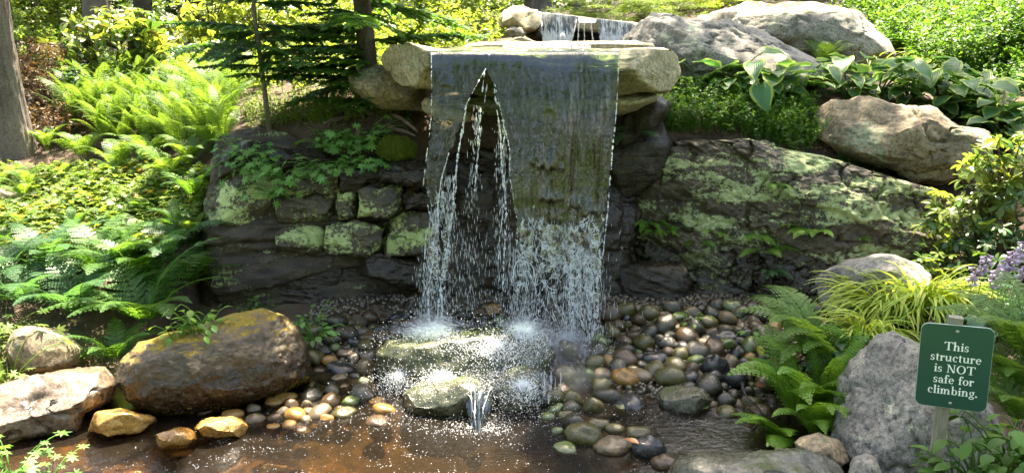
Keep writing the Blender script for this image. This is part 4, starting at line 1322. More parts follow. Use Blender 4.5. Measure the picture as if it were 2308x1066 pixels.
hero_list = [
    # strip of bright stones left of the splash boulder
    (455, 928, 42, 24, 'brown', 'brown wet cobble at the left end of the row along the pool edge'),
    (520, 935, 50, 34, 'orange', 'orange cobble behind the flat yellowish stone'),
    (567, 922, 36, 26, 'tan', 'tan cobble in the row of bright pool-edge stones'),
    (572, 946, 46, 30, 'tan', 'larger tan cobble just right of the flat yellowish stone'),
    (615, 905, 44, 26, 'orange', 'dull orange cobble leaning on the mossy boulder foot'),
    (640, 895, 54, 32, 'orange', 'long glossy orange brown cobble under the mossy boulder'),
    (617, 942, 38, 26, 'brown', 'brown cobble in the middle of the bright row'),
    (663, 935, 56, 38, 'orange', 'yellow cobble with green algae patch'),
    (614, 962, 34, 18, 'orange', 'orange cobble low in the water below the yellow algae one'),
    (690, 912, 26, 30, 'tan', 'small upright tan cobble'),
    (735, 942, 34, 30, 'orange', 'bright orange egg shaped cobble by itself in the shallows'),
    (680, 972, 42, 14, 'brown', 'sunken brown cobble under the shallow water'),
    (790, 905, 44, 34, 'green', 'green cobble at the left foot of the splash boulder'),
    (818, 870, 38, 34, 'green', 'round green cobble above the yellow one'),
    (862, 923, 56, 34, 'orange', 'bright yellow cobble in sun left of the splash boulder'),
    (848, 952, 60, 26, 'brown', 'dark brown low cobble in front of the bright yellow cobble'),
    (775, 932, 58, 34, 'olive', 'olive brown cobble at the water line beside the splash boulder'),
    (728, 855, 40, 26, 'olive', 'olive cobble right of the mossy boulder'),
    (716, 838, 38, 26, 'brown', 'brown cobble touching the mossy boulder side'),
    (770, 835, 76, 40, 'black', 'big black glossy cobble left of the splash boulder'),
    (745, 880, 40, 30, 'grey', 'grey speckled cobble under the big black cobble'),
    # right front group
    (1318, 980, 86, 62, 'olive', 'largest olive mossy cobble with a waterline at the pool edge'),
    (1384, 1008, 86, 46, 'tan', 'rounded golden tan cobble with green top in the front group'),
    (1466, 1010, 80, 66, 'black', 'black glossy cobble with a leaf stuck on it'),
    (1500, 1045, 64, 44, 'brown', 'reddish dark cobble half under the bottom rock'),
    (1274, 1012, 58, 26, 'green', 'flat green cobble in front of the largest olive one'),
    (1258, 972, 34, 26, 'green', 'small dark green cobble left of the largest olive one'),
    (1386, 968, 50, 34, 'olive', 'pale olive cobble between the big olive and the golden one'),
    (1440, 975, 60, 40, 'olive', 'slanted olive cobble behind the black glossy one'),
    (1408, 935, 66, 38, 'green', 'green algae streaked cobble above the front group'),
    (1285, 898, 50, 44, 'olive', 'speckled greenish cobble in the spray'),
    (1308, 866, 44, 34, 'dark', 'dark round cobble in the spray right of the splash boulder'),
    (1335, 915, 50, 50, 'olive', 'olive cobble behind the largest olive cobble'),
    (1275, 935, 44, 30, 'olive', 'yellow green cobble at the right foot of the splash boulder'),
    (1236, 940, 40, 26, 'green', 'low green cobble touching the splash boulder'),
    (1410, 858, 66, 48, 'orange', 'big orange brown pointed cobble right of the falls'),
    (1445, 848, 52, 38, 'tan', 'banded tan cobble right of the big orange one'),
    (1578, 938, 58, 22, 'green', 'long smooth dark green cobble at the water line'),
    (1610, 945, 18, 18, 'orange', 'tiny orange cobble beside the long green one'),
    (1615, 835, 64, 62, 'black', 'big black oval cobble in the middle of the heap'),
    (1560, 838, 42, 36, 'brown', 'reddish brown cobble left of the big black oval'),
    (1568, 822, 40, 30, 'green', 'bright green cobble on top of the reddish brown one'),
    (1480, 808, 66, 36, 'black', 'flat blue-black slate stone'),
    (1690, 808, 32, 30, 'orange', 'small round golden orange cobble catching light'),
    (1746, 815, 26, 26, 'orange', 'small round ochre cobble by the cable'),
    (1710, 826, 46, 32, 'cream', 'cream cobble under the cable'),
    (1683, 856, 34, 36, 'cream', 'pale yellow cobble that the cable loops round'),
    (1635, 764, 66, 36, 'black', 'long glossy black cobble in the upper heap'),
    (1594, 728, 58, 44, 'olive', 'large olive brown cobble in the back row under the rock face'),
    (1508, 727, 30, 20, 'cream', 'cream cobble in the back row'),
    (1588, 780, 38, 26, 'tan', 'glossy tan cobble below the seedling'),
    (1638, 912, 48, 46, 'dark', 'round dark cobble at the right end of the pool'),
    (1690, 920, 54, 40, 'olive', 'angular olive veined cobble beside the cable'),
    (1708, 893, 36, 34, 'dark', 'dark olive cobble under the cable bend'),
    (1250, 712, 24, 20, 'tan', 'tan cobble seen behind the falling water'),
    (1352, 742, 34, 24, 'olive', 'yellowish olive cobble where the right strands land'),
    (1430, 752, 40, 34, 'brown', 'brown oval cobble right of the strands'),
    (1418, 728, 24, 30, 'olive', 'upright olive cobble in the back row near the strands'),
]
for px, py, w_, h_, kd, lb in hero_list:
    cobble(px, py, w_, h_, kd, lb, 'cobbles of the waterfall bed')

# the rest of the heap, thrown in from large to small
kinds = ['dark', 'grey', 'olive', 'green', 'brown', 'tan', 'black', 'cream', 'orange']
pk = np.array([.26, .10, .20, .07, .2, .07, .08, .02, .02])
pk /= pk.sum()
zones = [
    (np.array([(1350, 728), (1420, 706), (1560, 700), (1720, 704), (1860, 702), (1870, 740), (1800, 790), (1780, 850), (1740, 940), (1690, 990), (1620, 960), (1600, 925), (1470, 870), (1380, 880), (1340, 840)]), 260, 'wet cobbles heaped between the pool and the lichen rock face', (11, 28)),
    (np.array([(680, 760), (760, 735), (900, 722), (900, 770), (850, 800), (840, 880), (850, 940), (780, 940), (700, 930), (690, 880), (705, 830)]), 90, 'wet cobbles between the mossy boulder and the splash boulder', (14, 26)),
    (np.array([(880, 735), (900, 708), (1340, 706), (1350, 745), (1300, 760), (900, 745)]), 40, 'wet cobbles behind the splash boulder', (12, 22)),
    (np.array([(1240, 900), (1240, 800), (1380, 790), (1380, 960), (1280, 990), (1230, 960)]), 36, 'wet cobbles in the spray right of the splash boulder', (18, 30)),
    (np.array([(1770, 720), (1870, 690), (1900, 740), (1860, 800), (1790, 830)]), 26, 'small cobbles under the grey boulder and golden grass', (12, 22)),
    (np.array([(560, 965), (600, 900), (700, 890), (730, 940), (650, 975)]), 16, 'small bright cobbles at the pool edge', (12, 20)),
]


def inside(poly, x, y):
    c = False
    j = len(poly) - 1
    for i in range(len(poly)):
        if (poly[i][1] > y) != (poly[j][1] > y) and x < (poly[j][0] - poly[i][0]) * (y - poly[i][1]) / (poly[j][1] - poly[i][1]) + poly[i][0]:
            c = not c
        j = i
    return c


names = {'dark': 'dark grey-green', 'grey': 'grey', 'olive': 'olive', 'green': 'mossy green', 'brown': 'brown', 'tan': 'tan', 'black': 'black', 'cream': 'cream', 'orange': 'orange'}
filler = []
for zi, (poly, cnt, gname, (s0, s1)) in enumerate(zones):
    base = len(cobs)
    tries = 0
    made = 0
    sizes = np.sort((s0 + (s1 - s0) * G.uniform(0, 1, cnt) ** 1.5) * G.choice([.8, 1, 1, 1.2], cnt))[::-1]
    lo, hi = poly.min(0), poly.max(0)
    for s_ in sizes:
        for _ in range(30):
            x, y = G.uniform(lo[0], hi[0]), G.uniform(lo[1], hi[1])
            if not inside(poly, x, y):
                continue
            q = hit(x, y)
            if q[2] < -.09:
                q = at_z(x, y, -.03)
            r = s_ / FPX * 5.2
            if all((q[0] - c[0]) ** 2 + (q[1] - c[1]) ** 2 > (.70 * (r + c[2])) ** 2 for c in cobs):
                kd = str(G.choice(kinds if zi < 5 else ['tan', 'orange', 'brown'], p=pk if zi < 5 else [.4, .3, .3]))
                me = cobm[int(G.integers(10))]
                o = link('cobble', me, (q[0], q[1], q[2] + r * .42), (G.normal(0, .3), G.normal(0, .3), G.uniform(0, 6.28)), (r, r, r * G.uniform(.9, 1.15)), mat=COB[kd])
                filler.append((o, q, r, kd, gname))
                cobs.append((q[0], q[1], r))
                made += 1
                break
# a label of its own for every filler cobble: its look and its place beside a nameable one
heads = []
for (px, py, w_, h_, kd, lb), cc in zip(hero_list, list(cobs)):
    head = lb
    for wd_ in (' at ', ' behind ', ' in ', ' just ', ' leaning ', ' under ', ' with ', ' low ', ' by itself', ' touching ', ' on top ', ' on ', ' where ', ' seen ', ' right ', ' left ', ' between ', ' above ', ' half ', ' below ', ' beside ', ' that ', ' catching '):
        head = head.split(wd_)[0]
    heads.append((head, cc))
used = set()
cnt_ = {}
for h_, _ in heads:
    cnt_[h_] = cnt_.get(h_, 0) + 1
heads = [h_ for h_ in heads if cnt_[h_[0]] == 1]
for o, q, r, kd, gname in filler:
    sz = 'tiny' if r < .038 else 'small' if r < .055 else 'middling' if r < .08 else 'large'
    done = False
    for h_, cc in sorted(heads, key=lambda e: (e[1][0] - q[0]) ** 2 + (e[1][1] - q[1]) ** 2)[:14]:
        dx, dy = q[0] - cc[0], q[1] - cc[1]
        ang = math.degrees(math.atan2(dy, dx)) % 360
        rel = ['right of', 'behind and right of', 'behind', 'behind and left of', 'left of', 'in front and left of', 'in front of', 'in front and right of'][int(((ang + 22.5) % 360) // 45)]
        near = 'just ' if math.hypot(dx, dy) < .22 else ''
        lb = '%s %s cobble %s%s the %s' % (sz, names[kd], near, rel, h_)
        if lb not in used and len(lb.split()) <= 16:
            used.add(lb)
            done = True
            break
    if not done:
        lb = '%s %s cobble among the %s' % (sz, names[kd], gname)
    tag(o, lb, 'cobble', gname)
# small gravel filling the gaps under the cobbles
gr = Acc()
D1, F1 = ico(1)
n = 11000
gx_ = G.uniform(-1.5, 2.3, n)
gy_ = G.uniform(3.6, 5.5, n)
gz_ = T(gx_, gy_)
r = G.uniform(.008, .034, n)
ok = (gz_ < .2) & (gz_ > -.035)
R = rotm(G.uniform(0, 6, n), G.uniform(0, 6, n), G.uniform(0, 6, n)) * np.stack([r, r * .8, r * .6], -1)[:, None, :]
gr.scatter((D1, [F1]), R[ok], np.stack([gx_, gy_, gz_ + .004], -1)[ok])
M_GRAV = rock_mat('gravel', (.012, .01, .007), (.10, .075, .045), rough=.3, bump=.3, scale=3, coat=.4)
tag(link('gravel', amesh('gravel', gr, M_GRAV)), 'small wet gravel between the cobbles', kind='stuff')

# ------------------------------------------------------------------ plants: materials
L_FERN = leaf_mat('fern_green', (.06, .135, .028), (.14, .30, .025), spread=.4)
L_FERN_L = leaf_mat('fern_bright', (.09, .17, .03), (.22, .36, .035), spread=.35, rough=.5)
L_FERN_B = leaf_mat('fern_blue_green', (.05, .12, .045), (.09, .22, .04), spread=.35)
L_FERN_Y = leaf_mat('fern_wall', (.12, .24, .03), (.22, .42, .03), spread=.3)
L_GER = leaf_mat('lobed_leaf', (.12, .25, .055), (.22, .44, .05), spread=.35)  # lightened so that shaded ledge plants look sun-dappled
L_GER_Y = leaf_mat('lobed_leaf_sunny', (.12, .19, .035), (.26, .36, .04), spread=.4, yellow=.04)  # yellower lobed leaf with the sunlit look put into its colour
L_HOSTA = leaf_mat('hosta_leaf', (.06, .15, .055), (.13, .30, .05), rough=.38, spread=.25, vein=True, margin=(.28, .38, .07), trans=.45)
L_HOSTA_G = leaf_mat('hosta_leaf_plain', (.06, .13, .06), (.08, .18, .05), rough=.4, spread=.25, vein=True, trans=.3)
L_RHODO = leaf_mat('rhododendron_leaf', (.055, .11, .03), (.12, .22, .025), rough=.3, spread=.5, gloss=.6, trans=.3, yellow=.03)
L_RHODO_Y = leaf_mat('rhododendron_leaf_young', (.15, .2, .04), (.32, .40, .04), rough=.35, spread=.4, gloss=.5, trans=.45)
L_HEM = leaf_mat('hemlock_needle', (.06, .13, .035), (.12, .27, .035), spread=.45, trans=.4)
L_HEM_L = leaf_mat('hemlock_needle_sunlit', (.075, .16, .03), (.16, .32, .03), spread=.4, trans=.4)  # lighter copy of the needle colour, sunlight painted in
L_HAK = leaf_mat('golden_grass', (.34, .42, .07), (.5, .6, .07), spread=.4, trans=.45)
L_WEED = leaf_mat('weed_leaf', (.07, .15, .025), (.15, .3, .025), spread=.45)
L_BROAD = leaf_mat('tree_leaf', (.08, .14, .025), (.2, .33, .03), spread=.5, trans=.5)
L_BROAD_Y = leaf_mat('tree_leaf_sunny', (.14, .2, .03), (.34, .44, .035), spread=.45, trans=.55)  # yellow-green copy of the tree leaf, sunshine put into the colour
L_DARK = leaf_mat('evergreen_leaf', (.02, .045, .016), (.04, .09, .015), spread=.5, trans=.25)
L_PINE = leaf_mat('pine_needle', (.12, .18, .03), (.25, .36, .03), spread=.4, trans=.4)
L_BROWN = leaf_mat('brown_leaf', (.12, .075, .035), (.2, .11, .03), spread=.6, trans=.3)
L_LITTER = leaf_mat('fallen_leaf', (.13, .075, .045), (.12, .06, .03), spread=.7, trans=.1, rough=.8)
L_MOSS = leaf_mat('moss_strand', (.10, .13, .012), (.18, .24, .015), spread=.4, trans=.3, rough=.8)
L_LILAC = leaf_mat('lilac_petal', (.46, .38, .50), (.5, .42, .55), spread=.2, trans=.4, rough=.5)
M_STEM = plain('plant_stem', (.12, .13, .04), .6)
M_TWIG = plain('woody_twig', (.085, .055, .035), .85, bump=.4)
M_BARK = rock_mat('bark', (.085, .065, .05), (.22, .18, .15), lichen=(.27, .27, .2), lich_amt=.15, rough=.9, bump=.9, scale=1.6, strata=.25)
M_ROOT = rock_mat('root_bark', (.07, .045, .03), (.19, .13, .085), rough=.9, bump=.8, scale=2)

# ------------------------------------------------------------------ plants: meshes
GP = np.random.default_rng(21)


def frond_mesh(name, mats, Wd=.17, n=20, a0=70, a1=-15, curl=1.2, seed=0, fwd=25, pin=8, stipe=.12, fill=.8, droop=.2):
    g = np.random.default_rng(seed)
    A = Acc()
    ns = 30
    s = np.linspace(0, 1, ns)
    ang = np.radians(a0 + (a1 - a0) * s ** curl)
    side = np.cumsum(g.normal(0, .012, ns)) * .3
    dx, dz = np.cos(ang), np.sin(ang)
    x = np.concatenate([[0], np.cumsum(dx[:-1])]) / ns
    z = np.concatenate([[0], np.cumsum(dz[:-1])]) / ns
    pth = np.stack([x, side, z], -1)
    V, F = tube(pth, np.linspace(.006, .0015, ns), 3, False)
    A.add(V, F)
    for i in range(n):
        t = stipe + (1 - stipe) * (i + .3) / n
        c = np.array([np.interp(t, s, x), np.interp(t, s, side), np.interp(t, s, z)])
        tg_ = np.array([np.interp(t, s, dx), 0, np.interp(t, s, dz)])
        nr = np.array([-tg_[2], 0, tg_[0]])
        u = (t - stipe) / (1 - stipe)
        ln = Wd * (min(1, .5 + u * 1.8) if u < .28 else (1 - ((u - .28) / .72) ** 1.25)) * g.uniform(.92, 1.06) + .004
        fa = math.radians(fwd + g.normal(0, 3))
        for sg in (-1, 1):
            d = tg_ * math.sin(fa) + np.array([0, sg, 0]) * math.cos(fa)
            d = nrm(d + nr * g.normal(.02, .05))
            e = nrm(tg_ - d * (tg_ @ d))
            m = max(3, int(pin * (ln / Wd) ** .6))
            j = np.arange(m)
            a = j / m
            step = ln / m
            half = (1 - stipe) / n * .5 * fill * (1 - a ** 2.2 * .85) * 1.15
            pos = c + d * (a * ln)[:, None] - nr * (droop * ln * a ** 2)[:, None]
            pos2 = pos + d * step * 1.0
            for s2 in (-1, 1):
                tip1 = pos + e * s2 * half[:, None] + d * step * .45
                tip2 = pos + e * s2 * half[:, None] * .85 + d * step * 1.1
                Vq = np.stack([pos, pos2, tip2, tip1], 1).reshape(-1, 3)
                Fq = (np.arange(m) * 4)[:, None] + np.array([0, 1, 2, 3])
                A.add(Vq, Fq)
    return amesh(name, A, mats)


FR = {
    'arch': [frond_mesh('frond', L_FERN, .2, 17, 74, -12, 1.2, k, pin=8) for k in range(3)] + [frond_mesh('frond', L_FERN, .21, 17, 60, -25, 1.1, 5 + k, pin=8) for k in range(2)],
    'up': [frond_mesh('frond', L_FERN_L, .115, 30, 84, 20 - 12 * k, 2.0, 10 + k, pin=7, stipe=.2, droop=.35, fwd=12, fill=.55) for k in range(4)],
    'flat': [frond_mesh('frond', L_FERN_Y, .24, 14, 25, -35, 1.2, 20 + k, pin=6) for k in range(3)],
    'lady': [frond_mesh('frond', L_FERN_L, .17, 20, 80, -30, 1.6, 30 + k, pin=7, stipe=.2) for k in range(4)],
}


def fern(loc, L, n, kind='arch', mat=None, label='', group=None, az=None, spread=1.0, tilt=.12, up=0.0):
    t = thing('fern', loc, label, 'fern', group)
    for k in range(n):
        a = (k + GP.uniform(-.3, .3)) / n * 2 * math.pi if az is None else math.radians(GP.uniform(*az))
        s_ = L * GP.uniform(.72, 1.12)
        link('frond', random.choice(FR[kind]), (math.cos(a) * .02, math.sin(a) * .02, 0), (GP.normal(0, tilt), -up + GP.normal(0, tilt), a), s_, parent=t, mat=mat or FR[kind][0].materials[0])
    return t


def blade_profile(kind, n=7):
    t = np.linspace(0, 1, n)
    if kind == 'oval':
        return np.sin(np.pi * t ** .85) ** .8
    if kind == 'obovate':
        return np.sin(np.pi * t ** 1.35) ** .8
    if kind == 'lance':
        return np.sin(np.pi * t ** .7)
    if kind == 'heart':
        return np.array([.45, .85, 1, .95, .78, .48, .0])[:n] if n == 7 else np.interp(t, [0, .12, .3, .55, .8, 1], [.45, .9, 1, .82, .42, 0])
    return np.sin(np.pi * t)


def leaf_arrays(kind, L, Wd, droop=.4, cup=.2, n=7, m=5, wave=0.0, seed=0, a0=0.0):
    """Leaf blade from the origin along +x. UV: x across -1..1, y along."""
    g = np.random.default_rng(seed)
    t = np.linspace(0, 1, n)
    w = blade_profile(kind, n) * Wd / 2
    ang = a0 - droop * t * 1.6
    x = np.concatenate([[0], np.cumsum(np.cos(ang[:-1]))]) * L / (n - 1)
    z = np.concatenate([[0], np.cumsum(np.sin(ang[:-1]))]) * L / (n - 1)
    v = np.linspace(-1, 1, m)
    Y = w[:, None] * v[None]
    back = -(.12 * L * np.abs(v)[None] ** 1.5) * np.clip(1 - t * 4, 0, 1)[:, None] if kind == 'heart' else 0
    X = x[:, None] + 0 * Y + back
    Zz = z[:, None] + cup * np.abs(v)[None] ** 1.4 * w[:, None] + wave * np.sin(t[:, None] * 14 + v[None] * 2 + g.uniform(0, 6)) * np.abs(v)[None] * Wd * .08
    V = np.stack([X, Y, Zz], -1).reshape(-1, 3)
    uvv = np.stack([np.repeat(v[None], n, 0), np.repeat(t[:, None], m, 1)], -1).reshape(-1, 2)
    return V, [grid_faces(n, m)], uvv


def lobed_arrays(R, seed=0):
    """Palmate, deeply lobed leaf around the origin, facing +z."""
    g = np.random.default_rng(seed)
    rim = []
    for k in range(7):
        a = math.radians(-150 + 300 * k / 6)
        l = R * (1 - .22 * abs(k - 3) / 3) * g.uniform(.9, 1.05)
        for da, f in ((-.215, .46), (-.15, .74), (-.07, .82), (0, 1.0), (.07, .82), (.15, .74)):
            rim.append((math.cos(a + da) * l * f, math.sin(a + da) * l * f, (f - .5) * R * -.12 + g.normal(0, .02) * R))
    V = np.array([(0, 0, .04 * R)] + rim)
    n = len(rim)
    F = np.array([[0, i + 1, i + 2] for i in range(n - 1)])
    return V, [F]


def petiole(h, out, r=.0018):
    t = np.linspace(0, 1, 6)
    return np.stack([out * t ** 1.3, 0 * t, h * np.sin(t * 1.45) / math.sin(1.45)], -1)


def leafstem_meshes(maker, mat, hs, outs, cnt, name='leaf', stemr=.002, tiltr=(0, .5)):
    res = []
    for k in range(cnt):
        g = np.random.default_rng(700 + k)
        h, o_ = g.uniform(*hs), g.uniform(*outs)
        A = Acc()
        p = petiole(h, o_)
        V, F = tube(p, stemr, 3, False)
        A.add(V, F)
        V, F, *u = maker(k)
        R = rotm(g.normal(0, .2), g.uniform(*tiltr), g.normal(0, .3))
        A.add(V @ R.T + p[-1], F, u[0] if u else None)
        res.append(amesh(name, A, mat))
    return res


LF = {
    'ger': leafstem_meshes(lambda k: lobed_arrays(.034, k), L_GER, (.05, .16), (.03, .16), 8),
    'hosta': leafstem_meshes(lambda k: leaf_arrays('heart', .24, .17, .5, .18, 9, 9, .5, k, .2), L_HOSTA, (.12, .34), (.10, .28), 8, stemr=.006, tiltr=(-.3, .3)),
    'oval': leafstem_meshes(lambda k: leaf_arrays('oval', .045, .026, .4, .2, 6, 3, 0, k), L_GER, (.02, .12), (.02, .08), 6, tiltr=(-.3, .4)),
    'heartg': leafstem_meshes(lambda k: leaf_arrays('heart', .12, .095, .5, .2, 8, 7, .3, k, .1), L_HOSTA_G, (.05, .2), (.06, .16), 6, stemr=.003, tiltr=(-.2, .5)),
}


def leafy(loc, n, kind, name, label, cat='plant', group=None, scale=1.0, mat=None, az=None, hang=0.0):
    t = thing(name, loc, label, cat, group)
    for k in range(n):
        a = GP.uniform(0, 6.28) if az is None else math.radians(GP.uniform(*az))
        b = GP.uniform(0, 1)
        link('leaf', random.choice(LF[kind]), (math.cos(a) * .02 * scale, math.sin(a) * .02 * scale, 0), (GP.normal(0, .15), hang + GP.normal(.0, .35) * b, a), scale * GP.uniform(.65, 1.2), parent=t, mat=mat or LF[kind][0].materials[0])
    return t


# leaf whorls of rhododendron
def whorl(k, mat, L=.085, Wd=.03, kind='obovate'):
    g = np.random.default_rng(800 + k)
    A = Acc()
    V, F = tube(np.array([[0, 0, -.05], [0, 0, 0], [0, 0, .01]]), [.003, .0025, .001], 4)
    A.add(V, F)
    n = int(g.integers(6, 10))
    for i in range(n):
        V, F, u = leaf_arrays(kind, L * g.uniform(.7, 1.15), Wd * g.uniform(.85, 1.15), g.uniform(.1, .7), .25, 6, 3, 0, k)
        R = rotm(g.normal(0, .25), -g.uniform(-.25, .55), i / n * 6.28 + g.normal(0, .2))
        A.add(V @ R.T, F, u)
    return amesh('leaf_whorl', A, mat)


WH = [whorl(k, L_RHODO) for k in range(6)]


def shrub(base, center, rad, n, label, cat='shrub', name='rhododendron', mats=(L_RHODO,), scale=1.0, group=None, meshes=None, seed=0, stemr=.012):
    g = np.random.default_rng(seed)
    base, center, rad = np.array(base), np.array(center), np.array(rad)
    t = thing(name, base, label, cat, group)
    A = Acc()
    d = nrm(g.normal(size=(n, 3)) * [1, 1, .9] + [0, -.15, .25])
    tips = center + d * rad * g.uniform(.45, 1.05, (n, 1))
    hub = [center + (g.uniform(-1, 1, 3) * [.5, .4, .3] - [0, 0, .3]) * rad for _ in range(6)]
    for h in hub:
        m = (base + h) / 2 + g.normal(0, .03, 3)
        pth = np.array([base, m, h])
        tt = np.linspace(0, 1, 7)[:, None]
        pth = (1 - tt) ** 2 * base + 2 * tt * (1 - tt) * m + tt ** 2 * h
        A.add(*tube(pth - base, np.linspace(stemr, stemr * .5, 7), 5))
    for tp in tips:
        h = min(hub, key=lambda q: np.linalg.norm(q - tp))
        tt = np.linspace(0, 1, 5)[:, None]
        m = (h + tp) / 2 - [0, 0, .04 * rad[2] / .3]
        pth = (1 - tt) ** 2 * h + 2 * tt * (1 - tt) * m + tt ** 2 * tp
        A.add(*tube(pth - base, np.linspace(stemr * .4, stemr * .2, 5), 4))
    link('branching_stem', amesh('branching_stem', A, M_TWIG), parent=t)
    for i, tp in enumerate(tips):
        link('leaf_whorl', random.choice(meshes or WH), tp - base, (d[i][1] * -.7 + g.normal(0, .2), d[i][0] * .7 + g.normal(0, .2), g.uniform(0, 6)), scale * g.uniform(.75, 1.2), parent=t, mat=mats[int(g.integers(len(mats)))])
    return t


# hemlock boughs
def bough_mesh(k, mat):
    g = np.random.default_rng(900 + k)
    A = Acc()
    n = 30
    s = np.linspace(0, 1, n)
    ax = np.stack([s, .05 * np.sin(s * 3 + k), -.13 * s ** 2 + .05 * s], -1)
    A.add(*tube(ax, np.linspace(.009, .002, n), 4))
    NV, NF = [], []
    for i in range(2, n):
        for sg in (-1, 1):
            if g.random() < .12:
                continue
            ln = (.34 * (1 - s[i]) ** .8 + .05) * g.uniform(.6, 1.15)
            a = math.radians(52 + g.normal(0, 9))
            d = nrm(np.array([math.cos(a), sg * math.sin(a), -.15 + g.normal(0, .12)]))
            m = max(4, int(ln / .016))
            jj = np.linspace(0, 1, m)
            tw = ax[i] + d * (ln * jj)[:, None] + np.stack([0 * jj, 0 * jj, -.10 * ln * jj ** 2], -1)
            A.add(*tube(tw[[0, m // 2, -1]], [.003, .002, .001], 3, False))
            e = np.array([-d[1], d[0], 0])
            for s2 in (-1, 1):
                # side shoots carrying flat needles
                ll = .075 * (1 - jj * .7) * g.uniform(.6, 1.25, m)
                tip = tw + (e * s2 * .85 + d * .55) * ll[:, None] + g.normal(0, .006, (m, 3))
                wv = (d * .75 + e * s2 * -.15 + np.array([0, 0, 1]) * g.uniform(-.6, .6)) * .024
                Vq = np.stack([tw - wv * .5, tw + wv * .5, tip + wv * .5, tip - wv * .5], 1)
                A.add(Vq.reshape(-1, 3), (np.arange(m) * 4)[:, None] + np.array([0, 1, 2, 3]))
    return amesh('bough', A, mat)


BO = [bough_mesh(k, L_HEM) for k in range(5)]

# masses of leaves for shrubs and crowns
DIA = (np.array([[0, 0, 0], [.45, .28, .05], [1, 0, -.06], [.45, -.28, .05]]), [np.array([[0, 1, 2, 3]])])
NEE = (np.array([[0, 0, 0], [.5, .05, .02], [1, 0, 0], [.5, -.05, .02]]), [np.array([[0, 1, 2, 3]])])


def crown_mesh(name, n, clumps, leaf, seed, tmpl=DIA, shell=.75, flat=.6, mat=None):
    g = np.random.default_rng(seed)
    d = nrm(g.normal(size=(clumps, 3)))
    c = d * (shell + (1 - shell) * g.uniform(-1.2, 1, (clumps, 1))) * (1 + .18 * noise(d * 2, seed)[:, None])
    cr = g.uniform(.12, .3, clumps)
    k = g.integers(0, clumps, n)
    p = c[k] + nrm(g.normal(size=(n, 3))) * (g.uniform(0, 1, (n, 1)) ** .4) * cr[k][:, None] * [1, 1, flat]
    l = leaf * g.uniform(.6, 1.3, n)
    R = rotm(g.normal(0, .5, n), g.normal(.2, .5, n), g.uniform(0, 6.28, n)) * l[:, None, None]
    A = Acc()
    A.scatter(tmpl, R, p)
    # limbs inside
    return amesh(name, A, mat or L_BROAD, False)


CR = {'broad': [crown_mesh('crown', 5200, 60, .075, k) for k in range(3)],
      'fine': [crown_mesh('crown', 11000, 90, .045, 10 + k) for k in range(2)],
      'bush': [crown_mesh('foliage', 3800, 50, .085, 20 + k) for k in range(3)],
      'needle': [crown_mesh('crown', 9000, 80, .12, 30 + k, NEE, flat=.5) for k in range(2)],
      'whorls': []}


def bush(name, loc, rad, label, mat, kind='bush', cat='shrub', group=None, stem=True):
    """Shrub standing at loc with its own stems and foliage."""
    rad = np.array(rad, float)
    t = thing(name, loc, label, cat, group)
    link('foliage', random.choice(CR[kind]), (0, 0, rad[2] * .95), (0, 0, GP.uniform(0, 6)), rad, parent=t, mat=mat)
    A = Acc()
    for k in range(7):
        a = k / 7 * 6.28 + GP.uniform(-.3, .3)
        tt = np.linspace(0, 1, 7)
        r_ = rad[0] * GP.uniform(.3, .8)
        A.add(*tube(np.stack([math.cos(a) * r_ * tt ** 1.4, math.sin(a) * r_ * tt ** 1.4, rad[2] * 1.5 * tt - .1], -1), np.linspace(.02, .005, 7) * max(.4, rad[2]), 5))
    if stem:
        link('stem', amesh('stem', A, M_TWIG), parent=t)
    return t


# ------------------------------------------------------------------ plants, left side
big = [(330, 735, .62, 13, 'biggest dark green fern spreading over the mossy boulder'), (180, 715, .52, 11, 'blue-green fern left of the biggest fern'),
       (60, 690, .5, 10, 'blue-green fern at the left edge above the pink boulder'), (262, 815, .36, 9, 'low fern drooping between the flat rock and the mossy boulder'),
       (430, 660, .48, 10, 'fern leaning toward the rock ledge, right of the biggest fern'), (240, 640, .5, 10, 'green fern behind the biggest fern'),
       (110, 610, .46, 9, 'shaded fern behind the blue-green ferns'), (380, 590, .42, 9, 'fern whose tips reach the left end of the rock ledge'),
       (20, 620, .42, 8, 'fern at the left edge behind the blue-green fern'), (320, 640, .5, 9, 'upright fern in the middle of the dark green clump')]
for i, (px, py, L, n, lb) in enumerate(big):
    fern(hit(px, py), L * 1.3, n, 'arch', L_FERN_B if 'blue' in lb or 'shaded' in lb or i in (7, 8) else L_FERN, lb, 'ferns on the left bank')  # shaded ferns get the blue-green colour, so their shade is painted
for px, py, L, lb in [(265, 395, .42, 'pale sunlit upright fern alone in the middle of the left bank'), (385, 420, .4, 'pale sunlit fern near the corner of the ledge'),
                      (430, 380, .38, 'fern arching toward the ledge corner'), (190, 365, .38, 'sunlit fern by the foot of the big tree trunk'), (330, 375, .4, 'sunlit fern beside the pale upright fern'),
                      (480, 345, .36, 'fern at the edge of the mossy ledge corner'), (110, 345, .34, 'yellow-green fern right of the trunk base'), (440, 465, .34, 'shaded fern against the ledge corner'), (400, 520, .3, 'small shaded fern by the lower ledge blocks')]:
    fern(hit(px, py), L * 1.25, 11, 'lady', L_FERN_L if 'shaded' not in lb else L_FERN, lb, 'sunlit ferns of the left bank')  # sunlit ferns take the brighter leaf colour, shaded ones the darker
for i in range(26):
    px, py = GP.uniform(-20, 460), GP.uniform(400, 600)
    fern(hit(px, py), GP.uniform(.2, .36), 8, 'lady' if i % 3 else 'arch', L_FERN_L if i % 2 else L_FERN, 'one of the small ferns coming up through the sunlit lobed leaves of the left bank', 'small ferns in the leafy carpet')
